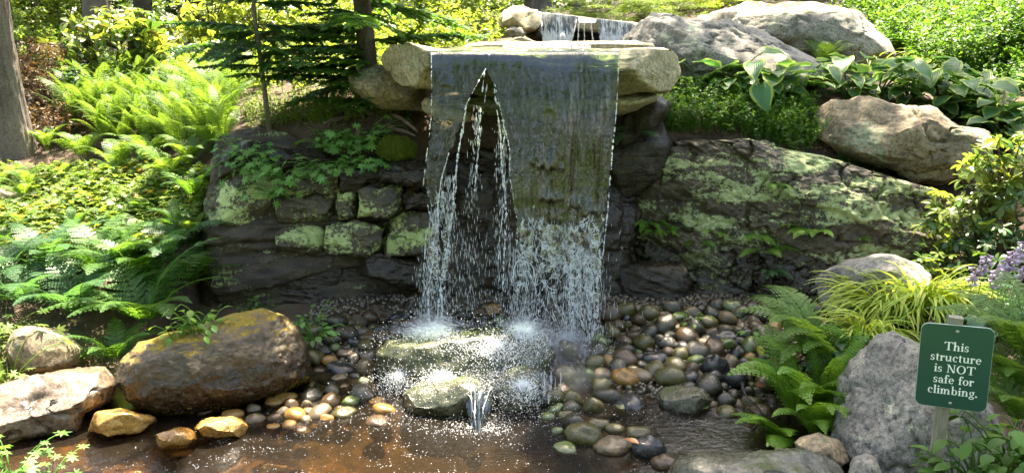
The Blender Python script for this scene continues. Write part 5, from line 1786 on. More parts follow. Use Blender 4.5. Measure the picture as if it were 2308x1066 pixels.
# hay-scented fern bank
k = 0
for row, (py, Ya, cnt) in enumerate([(335, .5, 13), (315, .5, 13), (295, .55, 14), (272, .55, 14), (248, .6, 13), (228, .6, 12)]):
    for i in range(cnt):
        px = 165 + (525 - 165) * (i + GP.uniform(.1, .9)) / cnt
        if row < 2 and px < 240: continue
        fern(hit(px, py + GP.normal(0, 5)), Ya * 1.2, 11, 'up', L_FERN_L, 'one of the tall upright pale ferns packed on the sunny bank behind the rock ledge', 'pale upright ferns of the sunny bank', tilt=.16)
# lobed ground cover
gc = Acc()
n = 9000
X_ = GP.uniform(0, 1, n)
pxs = GP.uniform(-40, 470, n)
pys = GP.uniform(395, 640, n)
ok = pys < 610 - (pxs > 330) * (pxs - 330) * .5
pxs, pys = pxs[ok], pys[ok]
pts = []
lv = [lobed_arrays(1, k) for k in range(4)]
# coarse lookup of the terrain under pixels
gpx, gpy = np.linspace(-60, 480, 28), np.linspace(380, 650, 16)
tab = np.array([[hit(a, b) for b in gpy] for a in gpx])
fi = (pxs - gpx[0]) / (gpx[1] - gpx[0])
fj = (pys - gpy[0]) / (gpy[1] - gpy[0])
i0, j0 = np.clip(fi.astype(int), 0, 26), np.clip(fj.astype(int), 0, 14)
a, b = (fi - i0)[:, None], (fj - j0)[:, None]
q = tab[i0, j0] * (1 - a) * (1 - b) + tab[i0 + 1, j0] * a * (1 - b) + tab[i0, j0 + 1] * (1 - a) * b + tab[i0 + 1, j0 + 1] * a * b
h = .04 + .17 * GP.uniform(0, 1, len(q)) * (.6 + .6 * noise(q * 4, 3))
q[:, 2] = T(q[:, 0], q[:, 1]) + np.abs(h)
for kk in range(4):
    s_ = np.arange(len(q)) % 4 == kk
    m = s_.sum()
    r = GP.uniform(.026, .052, m)
    gc.scatter(lv[kk], rotm(GP.normal(.2, .35, m), GP.normal(0, .35, m), GP.uniform(0, 6.28, m)) * r[:, None, None], q[s_])
tag(link('ground_cover', amesh('ground_cover', gc, L_GER_Y)), 'sunlit carpet of lobed leaves covering the left bank', kind='stuff')
for i, (px, py, n, sc, lb) in enumerate([(590, 385, 26, 1.05, 'left lobed-leaf plant hanging over the lichen blocks'), (650, 400, 24, 1.05, 'lobed-leaf plant in the middle of the ledge top'),
                                          (560, 355, 16, .9, 'small lobed-leaf plant at the left end of the ledge top'), (625, 440, 14, .9, 'lowest lobed-leaf plant trailing down the lichen blocks'),
                                          (760, 345, 28, 1.1, 'lobed-leaf plant left of the moss cushion'), (820, 330, 26, 1.1, 'lobed-leaf plant beside the hemlock roots'), (740, 385, 18, 1.0, 'lobed-leaf plant drooping between the two clumps'), (835, 375, 16, 1.0, 'lobed-leaf plant under the moss cushion')]):
    leafy(surf(px, py, .05)[0] + [0, -.05, .02], int(n * 2.4), 'ger', 'lobed_leaf_plant', lb, 'plant', 'lobed-leaf plants on the rock ledge', sc * 1.45, L_GER, az=(150, 390), hang=.3)
for i, (px, py, n, sc, lb) in enumerate([(20, 870, 26, 1.5, 'bright lobed-leaf plant at the left edge beside the flat rock'), (70, 810, 24, 1.4, 'bright lobed-leaf plant over the pink boulder at left'), (10, 780, 20, 1.4, 'sunlit lobed-leaf plant at the far left edge'),
                                          (-5, 830, 20, 1.5, 'yellow-green lobed-leaf plant cut by the left edge')]):
    leafy(hit(px, py), n, 'ger', 'lobed_leaf_plant', lb, 'plant', 'lobed-leaf plants at the left edge', sc, L_GER_Y)
leafy(P(30, 1075, 2.9), 26, 'ger', 'lobed_leaf_plant', 'lobed-leaf plant in the bottom left corner', 'plant', None, 1.2, L_GER)
leafy(P(110, 1085, 2.85), 18, 'ger', 'lobed_leaf_plant', 'low lobed-leaf plant just right of the bottom left corner', 'plant', None, 1.0, L_GER)
leafy(surf(440, 752, .0)[0], 30, 'oval', 'seedling', 'bright seedling with small oval leaves on the mossy boulder', 'plant', None, 1.25, L_FERN_Y)
leafy(surf(400, 765, .0)[0], 18, 'oval', 'seedling', 'smaller seedling left of the bright one on the mossy boulder', 'plant', None, 1.1, L_FERN_Y)
leafy(surf(470, 742, .0)[0], 14, 'oval', 'seedling', 'round-leaved seedling at the right of the boulder plants', 'plant', None, 1.2, L_GER)
leafy(surf(712, 782, .05)[0], 34, 'oval', 'seedling', 'leafy green plant growing among cobbles right of the mossy boulder', 'plant', None, 1.5, L_GER)
leafy(surf(700, 748, .05)[0], 16, 'oval', 'seedling', 'upper sprig of leaves beside the dark ledge foot', 'plant', None, 1.2, L_GER)
leafy(surf(903, 545, .05)[0], 9, 'oval', 'seedling', 'tiny seedling on the wet ledge left of the water', 'plant', None, .9, L_FERN_Y)
leafy(surf(1560, 750, .05)[0], 16, 'oval', 'seedling', 'light green seedling among the upper cobbles', 'plant', None, 1.0, L_FERN_Y)
leafy(surf(1700, 775, .05)[0], 8, 'oval', 'seedling', 'sprig with three broad leaves beside the dark mossy stone', 'plant', None, 1.3, L_FERN_Y)
for px, py, lb in [(520, 690, 'sprig at the foot of the left ledge'), (560, 700, 'trailing sprig behind the mossy boulder'), (470, 655, 'sprig between the fern and the ledge foot'), (600, 700, 'sprig on top of the mossy boulder near the ledge')]:
    leafy(hit(px, py), 16, 'oval', 'seedling', lb, 'plant', 'sprigs behind the mossy boulder', .9, L_FERN)

# moss cushions
def moss(px, py, Y, rx, rz, label, n=5000, mat=None):
    c = P(px, py, Y)
    d = nrm(GP.normal(size=(n, 3)))
    p = c + d * [rx, rx * .6, rz] * (1 + .12 * noise(d * 3, 2)[:, None]) * GP.uniform(.85, 1.05, (n, 1))
    R = rotm(GP.normal(0, .6, n), GP.normal(-.9, .5, n), GP.uniform(0, 6, n)) * GP.uniform(.012, .026, n)[:, None, None]
    A = Acc().scatter((NEE[0] * [1, 2.2, 1], NEE[1]), R, p - c)
    V = D4 * [rx, rx * .6, rz] * .9
    A.add(V + D4 * (fbm(V * 30, 3) * .01)[:, None], F4)
    return tag(link('moss_cushion', amesh('moss_cushion', A, mat or L_MOSS, False), c), label, 'moss')


# moss tufts standing on the big boulder
mt_ = Acc()
bb_ = [o for o in ROCKS if o.get('label', '').startswith('big rounded brown boulder')][0]
vs = np.array([v.co[:] for v in bb_.data.vertices])
vn = np.array([v.normal[:] for v in bb_.data.vertices])
wgt = (vn[:, 2] * .9 + fbm(vs * 4.5, 4, s=8) * .6 - np.maximum(0, vs[:, 0]) * .7 > .5)
ids = np.nonzero(wgt)[0]
ids = ids[GP.integers(0, len(ids), 15000)]
n = len(ids)
pp = vs[ids] + GP.normal(0, .006, (n, 3)) * [1, 1, .2]
hh = .008 + .012 * np.clip(fbm(pp * 9, 3, s=4) + .4, 0, 1)
az_ = GP.uniform(0, 6.28, n)
mt_.scatter((NEE[0] * [1, 3, 1], NEE[1]), rotm(np.zeros(n), -GP.uniform(.5, 1.4, n), az_) * hh[:, None, None], pp)
L_MOSSG = leaf_mat('golden_moss', (.20, .15, .015), (.28, .22, .02), spread=.5, trans=.3, rough=.85)
tag(link('moss', amesh('moss', mt_, L_MOSSG, False), parent=bb_), kind='stuff')
moss(893, 338, 5.62, .15, .1, 'golden green moss cushion on the ledge beside the hemlock roots', 9000)
moss(1990, 470, 5.6, .08, .03, 'thin moss strip in the crack under the rugged boulder', 1500)

# leaf litter on the ledge top
lt = Acc()
n = 3600
lx_, ly_ = GP.uniform(-2.0, -.5, n), GP.uniform(5.45, 6.9, n)
R = rotm(GP.normal(0, .5, n), GP.normal(0, .5, n), GP.uniform(0, 6, n)) * GP.uniform(.02, .05, n)[:, None, None]
lt.scatter(DIA, R, np.stack([lx_, ly_, T(lx_, ly_) + .008], -1))
n = 2000
lx_, ly_ = GP.uniform(.8, 3.0, n), GP.uniform(5.6, 6.5, n)
R = rotm(GP.normal(0, .5, n), GP.normal(0, .5, n), GP.uniform(0, 6, n)) * GP.uniform(.02, .045, n)[:, None, None]
lt.scatter(DIA, R, np.stack([lx_, ly_, T(lx_, ly_) + .008], -1))
n = 260
lx_ = GP.uniform(-2.0, -.5, n)
for i in range(n):
    x, y = GP.uniform(-2, -.5), GP.uniform(5.6, 6.8)
    L = GP.uniform(.06, .25)
    a = GP.uniform(0, 3.14)
    z = float(T(x, y)) + .01
    lt.add(*tube(np.array([[x, y, z], [x + math.cos(a) * L * .5, y + math.sin(a) * L * .5, z + GP.uniform(0, .03)], [x + math.cos(a) * L, y + math.sin(a) * L, z + .01]]), .0025, 3, False))
tag(link('leaf_litter', amesh('leaf_litter', lt, L_LITTER, False)), 'fallen brown leaves and twigs on the ledge tops', kind='stuff')

# ------------------------------------------------------------------ plants, right side
# weeds on top of the lichen ledge
def weed_arrays(k, h=.22, nl=16, L=.045):
    g = np.random.default_rng(1200 + k)
    A = Acc()
    t = np.linspace(0, 1, 6)
    b = g.normal(0, .25, 2)
    pth = np.stack([b[0] * h * t ** 2, b[1] * h * t ** 2, h * t], -1)
    A.add(*tube(pth, np.linspace(.0022, .001, 6), 3, False))
    for i in range(nl):
        u = g.uniform(.15, 1)
        c = np.array([np.interp(u, t, pth[:, j]) for j in range(3)])
        s_ = L * g.uniform(.6, 1.1) * (1.1 - .4 * u)
        R = rotm(g.normal(0, .3), -g.uniform(-.1, .9), g.uniform(0, 6.28)) * s_
        A.add((DIA[0] * [1, .8, 1]) @ R.T + c, DIA[1])
    return A.arrays()


WD = [weed_arrays(k) for k in range(6)]
WDT = [weed_arrays(10 + k, .4, 26, .07) for k in range(5)]


def weed_patch(name, region, n, label, mat, W_=WD, sc=(.6, 1.3), group=None):
    """region: pixel polygon seen on the terrain"""
    A = Acc()
    lo, hi = region.min(0), region.max(0)
    ga, gb = np.linspace(lo[0], hi[0], 16), np.linspace(lo[1], hi[1], 8)
    P0 = [[hit(a, b) for b in gb] for a in ga]
    P0 = np.array(P0)
    pos = []
    while len(pos) < n:
        x, y = GP.uniform(lo[0], hi[0]), GP.uniform(lo[1], hi[1])
        if inside(region, x, y):
            i, j = (x - lo[0]) / (hi[0] - lo[0]) * 15, (y - lo[1]) / (hi[1] - lo[1]) * 7
            i0, j0 = min(int(i), 14), min(int(j), 6)
            a, b = i - i0, j - j0
            pos.append(P0[i0, j0] * (1 - a) * (1 - b) + P0[i0 + 1, j0] * a * (1 - b) + P0[i0, j0 + 1] * (1 - a) * b + P0[i0 + 1, j0 + 1] * a * b)
    pos = np.array(pos)
    pos[:, 2] = T(pos[:, 0], pos[:, 1]) - .01
    for k in range(len(W_)):
        s_ = np.arange(n) % len(W_) == k
        m = s_.sum()
        A.scatter((W_[k][0], W_[k][1]), rotm(GP.normal(0, .2, m), GP.normal(0, .2, m), GP.uniform(0, 6, m)) * GP.uniform(*sc, m)[:, None, None], pos[s_])
    return tag(link(name, amesh(name, A, mat, False)), label, None, group, 'stuff')


weed_patch('weeds', np.array([(1440, 260), (1520, 225), (1640, 240), (1820, 250), (1850, 330), (1800, 350), (1700, 325), (1560, 312), (1440, 315)]), 950, 'fine bright green weeds on top of the lichen ledge', L_WEED)
weed_patch('weeds', np.array([(1880, 372), (1940, 355), (2000, 385), (1985, 415), (1900, 405)]), 130, 'dark small weeds under the rugged boulder', L_FERN, sc=(.4, .8))
weed_patch('weeds', np.array([(1850, 20), (2320, -20), (2320, 190), (2100, 200), (2010, 150), (1950, 60)]), 1300, 'tall leafy weeds on the upper right bank', L_WEED, WDT, (.8, 1.5))
weed_patch('weeds', np.array([(2150, 180), (2320, 150), (2320, 220), (2200, 215)]), 300, 'leafy weeds behind the hostas', L_FERN, WDT, (.5, .9))
weed_patch('weeds', np.array([(540, 255), (700, 235), (930, 250), (930, 268), (720, 285), (560, 300)]), 420, 'sunlit weeds behind the ledge soil', L_GER_Y, WD, (.5, 1.0))
weed_patch('weeds', np.array([(430, 60), (1130, 20), (1130, 110), (850, 230), (520, 215)]), 900, 'sunny undergrowth beyond the hemlocks', L_BROAD_Y, WDT, (.8, 1.5))
weed_patch('weeds', np.array([(60, 180), (180, 170), (260, 230), (200, 330), (60, 340)]), 350, 'undergrowth beside the big tree trunk', L_BROWN, WD, (.8, 1.7))
weed_patch('weeds', np.array([(2060, 600), (2320, 560), (2320, 780), (2080, 760)]), 380, 'dark undergrowth below the rhododendron', L_FERN, WD, (.6, 1.1))

for i, (px, py, n, sc, lb) in enumerate([
        (1580, 212, 15, .95, 'hosta at the left end of the row behind the slab'), (1650, 222, 16, 1.0, 'second hosta from the slab'), (1720, 225, 20, 1.1, 'tall hosta in the middle of the left hosta clump'),
        (1790, 218, 18, 1.1, 'hosta at the right of the left hosta clump, by the rugged boulder'), (1905, 222, 18, 1.05, 'hosta directly behind the rugged boulder crest'), (1975, 226, 18, 1.1, 'hosta over the middle of the rugged boulder'),
        (2050, 236, 20, 1.15, 'broad hosta above the rugged boulder'), (2120, 258, 18, 1.1, 'hosta leaning over the right shoulder of the rugged boulder'), (2180, 275, 18, 1.1, 'hosta with drooping leaves right of the rugged boulder'),
        (2240, 290, 20, 1.15, 'pale-edged hosta near the right edge'), (2295, 315, 18, 1.15, 'hosta cut by the right edge'), (2260, 335, 14, 1.0, 'low hosta beside the end of the rugged boulder'), (2200, 235, 16, 1.0, 'hosta with a flower spike at the back')]):
    leafy(hit(px, py), int(n * 1.6), 'hosta', 'hosta', lb, 'hosta', 'variegated hostas on the right bank', sc * .92)
for px, py, n, sc, lb in [(2200, 755, 16, .9, 'plain green hosta just right of the sign top'), (2255, 745, 18, 1.0, 'plain green hosta under the lilac flowers'), (2300, 760, 16, 1.0, 'plain green hosta at the right edge'), (2230, 700, 14, .9, 'small-leaved hosta behind the sign')]:
    leafy(hit(px, py), n, 'heartg', 'hosta', lb, 'hosta', 'plain hostas behind the sign', sc, L_HOSTA_G)


# hosta flower spikes
def flower_spike(px, py, Y, h, label, mat=L_LILAC, n=13):
    c = P(px, py, Y)
    t = thing('flower_spike', c - [0, 0, h], label, 'flower', 'hosta flower spikes')
    tt = np.linspace(0, 1, 6)
    link('stem', amesh('stem', Acc().add(*tube(np.stack([.02 * tt, 0 * tt, (h + .05) * tt], -1), .0025, 4)), M_STEM), parent=t)
    for k in range(n):
        a = k * 2.4
        link('flower', BELL, (.02, 0, h + .05 - k * .009), (0, 2.2 + GP.normal(0, .25), a), GP.uniform(.8, 1.2), parent=t, mat=mat)
    return t


th = np.linspace(0, 2 * math.pi, 13)[:-1]
rr = np.array([.001, .002, .004, .009, .014])
zz = np.array([0, .006, .016, .026, .036])
star = 1 + .28 * np.cos(th * 6)
BV = np.stack([np.outer(rr, np.cos(th)), np.outer(rr, np.sin(th)), np.repeat(zz[:, None], 12, 1)], -1)
BV[-1, :, :2] *= star[:, None]
BF = np.array([[i * 12 + j, i * 12 + (j + 1) % 12, (i + 1) * 12 + (j + 1) % 12, (i + 1) * 12 + j] for i in range(4) for j in range(12)])
BELL = to_mesh('flower', BV.reshape(-1, 3), BF)
BELL.materials.append(L_LILAC)
for px, py, Y, h, lb in [(2190, 615, 4.2, .32, 'leftmost short lilac flower spike'), (2215, 590, 4.15, .36, 'second lilac flower spike from the left'), (2258, 600, 3.95, .4, 'lilac flower spike in the middle of the group'), (2275, 580, 3.95, .42, 'full lilac flower spike'),
                         (2298, 560, 3.9, .44, 'tallest lilac flower spike at the right edge'), (2300, 605, 3.8, .4, 'low lilac flower spike at the right edge'), (2240, 620, 4.05, .34, 'small lilac flower spike between the others')]:
    flower_spike(px, py, Y, h, lb)
flower_spike(2258, 215, 6.1, .3, 'cream hosta flower spike above the pale-edged hostas', leaf_mat('cream_petal', (.5, .48, .3), (.5, .48, .25)), 14)

# rhododendrons
b0 = hit(2230, 640)
shrub(b0, P(2180, 500, 5.0), (.30, .25, .30), 85, 'rhododendron in front of the rugged boulder with glossy dark leaves', mats=(L_RHODO, L_RHODO_Y), seed=1, scale=1.05)
shrub(hit(2290, 640), P(2290, 400, 5.0), (.36, .3, .32), 110, 'tall rhododendron with yellow-green new leaves at the right edge', mats=(L_RHODO_Y, L_RHODO_Y, L_RHODO), seed=2, scale=1.1)
shrub(hit(2110, 700), P(2110, 610, 4.75), (.16, .16, .17), 26, 'small rhododendron sprig beside the flat-topped grey boulder', mats=(L_RHODO, L_RHODO_Y), seed=3, scale=.85, stemr=.008)
shrub(hit(2280, 720), P(2270, 570, 4.7), (.34, .25, .2), 70, 'lower rhododendron branches behind the lilac flowers', mats=(L_RHODO,), seed=4, scale=.9)

# golden hakone grass
def blade_mesh(k, mat):
    g = np.random.default_rng(1500 + k)
    n = 12
    t = np.linspace(0, 1, n)
    ang = 1.35 - (1.5 + g.uniform(.3, 1.3)) * t ** 1.2
    x = np.concatenate([[0], np.cumsum(np.cos(ang[:-1]))]) / n
    z = np.concatenate([[0], np.cumsum(np.sin(ang[:-1]))]) / n
    w = .016 * np.sin(np.pi * (t * .93 + .05)) ** .6
    V = np.stack([np.stack([x, -w, z + w * .4], -1), np.stack([x, 0 * w, z], -1), np.stack([x, w, z + w * .4], -1)], 1).reshape(-1, 3)
    me = to_mesh('blade', V, grid_faces(n, 3))
    me.materials.append(mat)
    return me


BL = [blade_mesh(k, L_HAK) for k in range(8)]


def grass(loc, n, L, label, az=(0, 360), group=None, mat=L_HAK):
    t = thing('golden_grass', loc, label, 'ornamental grass', group)
    for k in range(n):
        a = math.radians(GP.uniform(*az))
        r = GP.uniform(0, .08) * L / .3
        link('blade', random.choice(BL), (math.cos(a) * r, math.sin(a) * r, 0), (GP.normal(0, .25), GP.normal(0, .28), a), L * GP.uniform(.6, 1.15), parent=t, mat=mat)
    return t


grass(hit(1985, 735) + [0, 0, .05], 250, .5, 'big golden grass clump arching left in front of the flat-topped boulder', (120, 330))
grass(hit(2075, 730) + [0, 0, .08], 230, .48, 'golden grass clump directly above and left of the sign', (170, 380))
grass(hit(1950, 770), 150, .4, 'lower golden grass clump over the top of the sign boulder', (150, 330))
grass(hit(1960, 165), 80, .42, 'small pale golden grass between the hosta clumps', (90, 300))
grass(hit(2080, 170), 80, .45, 'golden grass tuft under the upper right weeds', (90, 330))

# ferns, right side
fern(hit(1790, 960), 0.68, 13, 'lady', L_FERN_Y, 'bright fern with long fronds between the pool and the sign boulder', az=(60, 330))
fern(hit(1850, 860), 0.76, 14, 'lady', L_FERN_L, 'tall fern arching left over the cobbles', az=(80, 250))
fern(hit(1880, 820), 0.57, 13, 'arch', L_FERN_B, 'blue-green fern below the golden grass', az=(100, 330))
fern(hit(1830, 1000), 0.51, 12, 'lady', L_FERN_Y, 'small fern hanging to the bottom rock', az=(200, 340))
fern(hit(1760, 1010), 0.41, 11, 'arch', L_FERN_Y, 'low fern spreading over the pool edge', az=(120, 260))
fern(hit(1860, 930), 0.59, 13, 'up', L_FERN_Y, 'upright ferny stems in front of the sign boulder', tilt=.3)
for px, py, Y, L, lb in [(2290, 880, 2.95, .5, 'large fern at the right edge below the hostas'), (2320, 820, 3.0, .55, 'fern cut by the right edge beside the sign'), (2300, 960, 2.8, .4, 'lowest fern right of the sign')]:
    q = P(px, py, Y)
    fern(tg(q[0], q[1]) * [1, 1, 0] + [0, 0, q[2]], L, 14, 'arch', L_FERN_L, lb, 'ferns right of the sign')
for i, (px, py, Y, L, n, lb) in enumerate([(1455, 500, 5.38, .17, 10, 'fern tuft growing from the lichen rock face beside the water'), (1478, 520, 5.38, .15, 7, 'small fern tuft just right of the rock face tuft'), (1520, 505, 5.42, .12, 4, 'tiny fern right of the two tufts'),
                                            (1610, 525, 5.42, .12, 4, 'tiny fern in the middle of the lichen rock face'), (1575, 540, 5.4, .11, 4, 'tiny drooping fern below the middle of the lichen rock face'), (1710, 525, 5.42, .16, 5, 'fern with a long frond on the lichen rock face'),
                                            (1725, 560, 5.38, .2, 4, 'fern whose bright frond hangs down the rock face'), (1735, 605, 5.34, .15, 6, 'dark blue-green fern low on the lichen rock face'), (1830, 512, 5.45, .18, 4, 'fern at the right of the lichen rock face'),
                                            (1735, 420, 5.55, .14, 6, 'fern in the crack high on the lichen rock face'), (1925, 535, 5.5, .1, 3, 'tiny pale fern at the far right of the lichen rock face'), (1400, 300, 5.75, .22, 7, 'dark fern on the ledge beside the slab')]):
    fern(surf(px, py, .02)[0], L * 1.35, n + 2, 'flat', L_FERN_B if 'dark' in lb else L_FERN_Y, lb, 'small ferns on the lichen rock face', az=(180, 360))
for px, py, L, kd, lb in [(1790, 130, .55, 'arch', 'bright fern between the two upper grey boulders'), (1745, 118, .45, 'arch', 'fern on the shoulder of the smooth grey boulder'), (1850, 160, .5, 'lady', 'fern in front of the mossy-crested boulder'),
                          (2040, 130, .55, 'arch', 'fern right of the mossy-crested boulder'), (2110, 90, .55, 'lady', 'fern in the upper right weeds'), (2200, 140, .5, 'arch', 'fern above the low buried boulder'), (2260, 90, .55, 'lady', 'fern near the top right corner'),
                          (1990, 40, .5, 'lady', 'fern behind the mossy-crested boulder'), (2290, 170, .5, 'arch', 'fern at the right edge above the hostas'), (1630, 90, .3, 'arch', 'small fern on top of the smooth grey boulder')]:
    fern(hit(px, py), L, 10, kd, L_FERN_Y if 'bright' in lb else L_FERN_L if kd == 'lady' else L_FERN, lb, 'ferns on the upper right bank')
# bottom right plant
for px, py, lb in [(2200, 1090, 'leafy plant at the bottom edge right of the sign post'), (2270, 1060, 'larger leafy plant in the bottom right corner'), (2150, 1110, 'low leafy plant at the foot of the sign post'), (2320, 1040, 'leafy plant cut by the bottom right corner')]:
    leafy(P(px, py, 2.45), 44, 'oval', 'leafy_plant', lb, 'plant', 'leafy plants in the bottom right corner', 1.5, L_WEED)

# ------------------------------------------------------------------ trees
def trunk_mesh(name, H, r0, r1, mat, seed=0, lean=(0, 0), flare=.5, nz=120, k=56, plates=.012):
    z = np.linspace(-.25, H, nz)
    th = np.linspace(0, 2 * math.pi, k, endpoint=False)
    Zg, Tg = np.meshgrid(z, th, indexing='ij')
    r = r0 + (r1 - r0) * np.clip(Zg / H, 0, 1)
    r = r * (1 + flare * np.exp(-np.maximum(Zg, -.1) / (r0 * 2.2)) * (1 + .35 * np.sin(Tg * 5 + seed)))
    q = np.stack([np.cos(Tg) * 6, np.sin(Tg) * 6, Zg * 5 + seed], -1)
    pl = noise(q * [1.6, 1.6, 1.3], seed)
    r = r + plates * np.sign(pl) * np.abs(pl) ** .5 + plates * .5 * fbm(q * 3, 3, s=seed + 1)
    cx = lean[0] * Zg + .03 * np.sin(Zg * 1.3 + seed)
    cy = lean[1] * Zg
    V = np.stack([cx + r * np.cos(Tg), cy + r * np.sin(Tg), Zg], -1).reshape(-1, 3)
    i, j = np.meshgrid(np.arange(nz - 1), np.arange(k), indexing='ij')
    F = np.stack([i * k + j, i * k + (j + 1) % k, (i + 1) * k + (j + 1) % k, (i + 1) * k + j], -1).reshape(-1, 4)
    me = to_mesh(name, V, F)
    me.materials.append(mat)
    return me


def limb_mesh(H, span, z0, n, seed, r=.05, mat=None):
    g = np.random.default_rng(seed)
    A = Acc()
    for k in range(n):
        a = k * 2.4 + g.uniform(-.4, .4)
        h0 = z0 + (H - z0) * k / n
        L = span * g.uniform(.6, 1) * (1 - .5 * k / n)
        t = np.linspace(0, 1, 9)
        w = np.cumsum(g.normal(0, .02, (9, 3)), 0) * L
        A.add(*tube(np.stack([math.cos(a) * L * t, math.sin(a) * L * t, h0 + L * (.35 * t + .1 * t * t)], -1) + w, np.linspace(r, r * .15, 9), 5))
    return amesh('limb', A, mat or M_BARK)


def tree(name, loc, H, r, crown, kind, label, mat, cz=None, off=(0, 0), group=None, trunkmat=None, ncrown=1, limbs=True, seed=0, lean=(0, 0)):
    t = thing(name, loc, label, 'tree', group)
    link('trunk', trunk_mesh('trunk', H, r, r * .35, trunkmat or M_BARK, seed, lean, nz=60, k=20, plates=r * .06), parent=t)
    cz = H * .7 if cz is None else cz
    if limbs:
        link('limb', limb_mesh(H * .95, max(crown[0], crown[1]) * .85, cz - crown[2] * .8, 12, seed, r * .3, trunkmat or M_BARK), parent=t)
    for k in range(ncrown):
        link('crown', random.choice(CR[kind]), (off[0] + lean[0] * cz, off[1] + lean[1] * cz, cz), (0, 0, GP.uniform(0, 6)), crown, parent=t, mat=mat)
    return t


# the big trunk at the left
tb = hit(42, 345)
t = thing('conifer', tb, 'large straight tree trunk with scaly grey bark at the left edge', 'tree')
link('trunk', trunk_mesh('trunk', 9, .145, .11, M_BARK, 4, nz=420, k=90, flare=.22, plates=.008), parent=t)
link('limb', limb_mesh(8.6, 2.0, 4.4, 16, 7, .04), parent=t)
link('crown', CR['needle'][0], (0, 0, 6.8), (0, 0, 0), (2.1, 2.1, 2.4), parent=t, mat=L_DARK)

# hemlock by the slab, with its roots on the ledge
hb = hit(832, 262)
hb = P(832, 262, hb[1])
t = thing('hemlock_tree', hb, 'hemlock tree with exposed roots gripping the ledge beside the wide slab', 'tree')
link('trunk', trunk_mesh('trunk', 6.5, .075, .02, M_BARK, 2, nz=160, k=32, flare=.5, plates=.005, lean=(-.01, .0)), parent=t)
for k, pts in enumerate([[(832, 250), (800, 275), (775, 300), (770, 325)], [(828, 255), (815, 280), (808, 305), (800, 330)], [(840, 255), (862, 275), (890, 290), (925, 302)], [(836, 260), (846, 285), (840, 310), (825, 325)],
                         [(845, 250), (875, 262), (905, 272), (940, 300)], [(822, 252), (790, 262), (760, 272), (735, 285)]]):
    Ys = np.linspace(hb[1] - .02, 5.68, len(pts))
    q = P([p[0] for p in pts], [p[1] for p in pts], Ys) - hb
    tt = np.linspace(0, len(pts) - 1, 16)
    path = np.stack([np.interp(tt, np.arange(len(pts)), q[:, j]) for j in range(3)], -1)
    path += np.cumsum(GP.normal(0, .004, path.shape), 0)
    link('root', amesh('root', Acc().add(*tube(path, np.linspace(.035, .009, 16) * (1 + .1 * GP.normal(size=16)), 8)), M_ROOT), parent=t)


def boughs(t, zs, L, mats, seed, az=(0, 360), tilt=(-.15, .2)):
    g = np.random.default_rng(seed)
    for i, z in enumerate(zs):
        a = math.radians(g.uniform(*az)) if az != (0, 360) else i * 2.4 + g.uniform(-.4, .4)
        l = L(z) * g.uniform(.75, 1.15)
        link('bough', random.choice(BO), (math.cos(a) * .04, math.sin(a) * .04, z), (g.normal(0, .2), g.uniform(*tilt), a), (l, l, l), parent=t, mat=mats[int(g.integers(len(mats)))])


boughs(t, np.linspace(.30, .95, 6), lambda z: .62, [L_HEM, L_HEM_L], 1, (130, 300))
boughs(t, np.linspace(.25, .8, 6), lambda z: .5, [L_HEM_L], 11, (165, 235))
boughs(t, np.linspace(.6, 1.5, 10), lambda z: 1.1, [L_HEM, L_HEM_L, L_HEM_L], 2)
boughs(t, np.linspace(1.5, 5.0, 17), lambda z: 1.1 * (1 - (z - 1.5) / 6), [L_HEM, L_HEM_L, L_HEM_L], 3)
# low sunlit boughs reaching over the ledge left of the slab
sb_ = thing('hemlock_sapling', hit(905, 262), 'low sunlit hemlock sapling against the left end of the slab', 'tree')
link('trunk', amesh('trunk', Acc().add(*tube(np.array([[0, 0, -.05], [-.1, -.05, .2], [-.22, -.08, .45]]), [.012, .008, .003], 6)), M_TWIG), parent=sb_)
for k, (a, z, l) in enumerate([(190, .28, .75), (210, .42, .7), (170, .5, .65), (225, .34, .6), (200, .6, .55), (180, .1, .7), (200, .12, .5), (160, .2, .45), (230, .25, .4), (185, .3, .4), (140, .36, .3), (215, .4, .3), (260, .16, .3)]):
    link('bough', BO[k % 5], (-.08 - z * .3, -.03, z), (0, -.15, math.radians(a)), l, parent=sb_, mat=L_HEM_L)
# thin sapling
sp0 = hit(610, 330)
t = thing('hemlock_sapling', sp0, 'thin hemlock sapling with layered dark boughs rising from the mossy ledge corner', 'tree')
link('trunk', amesh('trunk', Acc().add(*tube(np.array([[0, 0, -.06], [-.01, 0, .3], [-.035, .0, .8], [-.03, 0, 1.4], [-.03, 0, 3.2]]), [.024, .019, .016, .013, .003], 10)), M_BARK), parent=t)
for a, z, l in [(180, .62, .62), (165, .52, .5), (200, .74, .55), (0, .66, .55), (-15, .55, .6), (20, .76, .5), (-35, .48, .52), (150, .4, .35), (210, .46, .4), (-60, .6, .4), (250, .7, .4), (90, .7, .45), (60, .55, .4), (120, .6, .4),
                 (185, .95, .5), (5, .92, .5), (160, 1.08, .45), (-20, 1.05, .5), (220, 1.15, .4), (40, 1.1, .4), (330, .38, .35), (5, .43, .5)]:
    link('bough', random.choice(BO), (-.02, 0, z), (GP.normal(0, .15), -.05 + GP.normal(0, .08), math.radians(a)), l * 1.15, parent=t, mat=L_HEM)
boughs(t, np.linspace(1.25, 3.1, 12), lambda z: .62 * (1 - (z - 1.2) / 2.6), [L_HEM], 5)

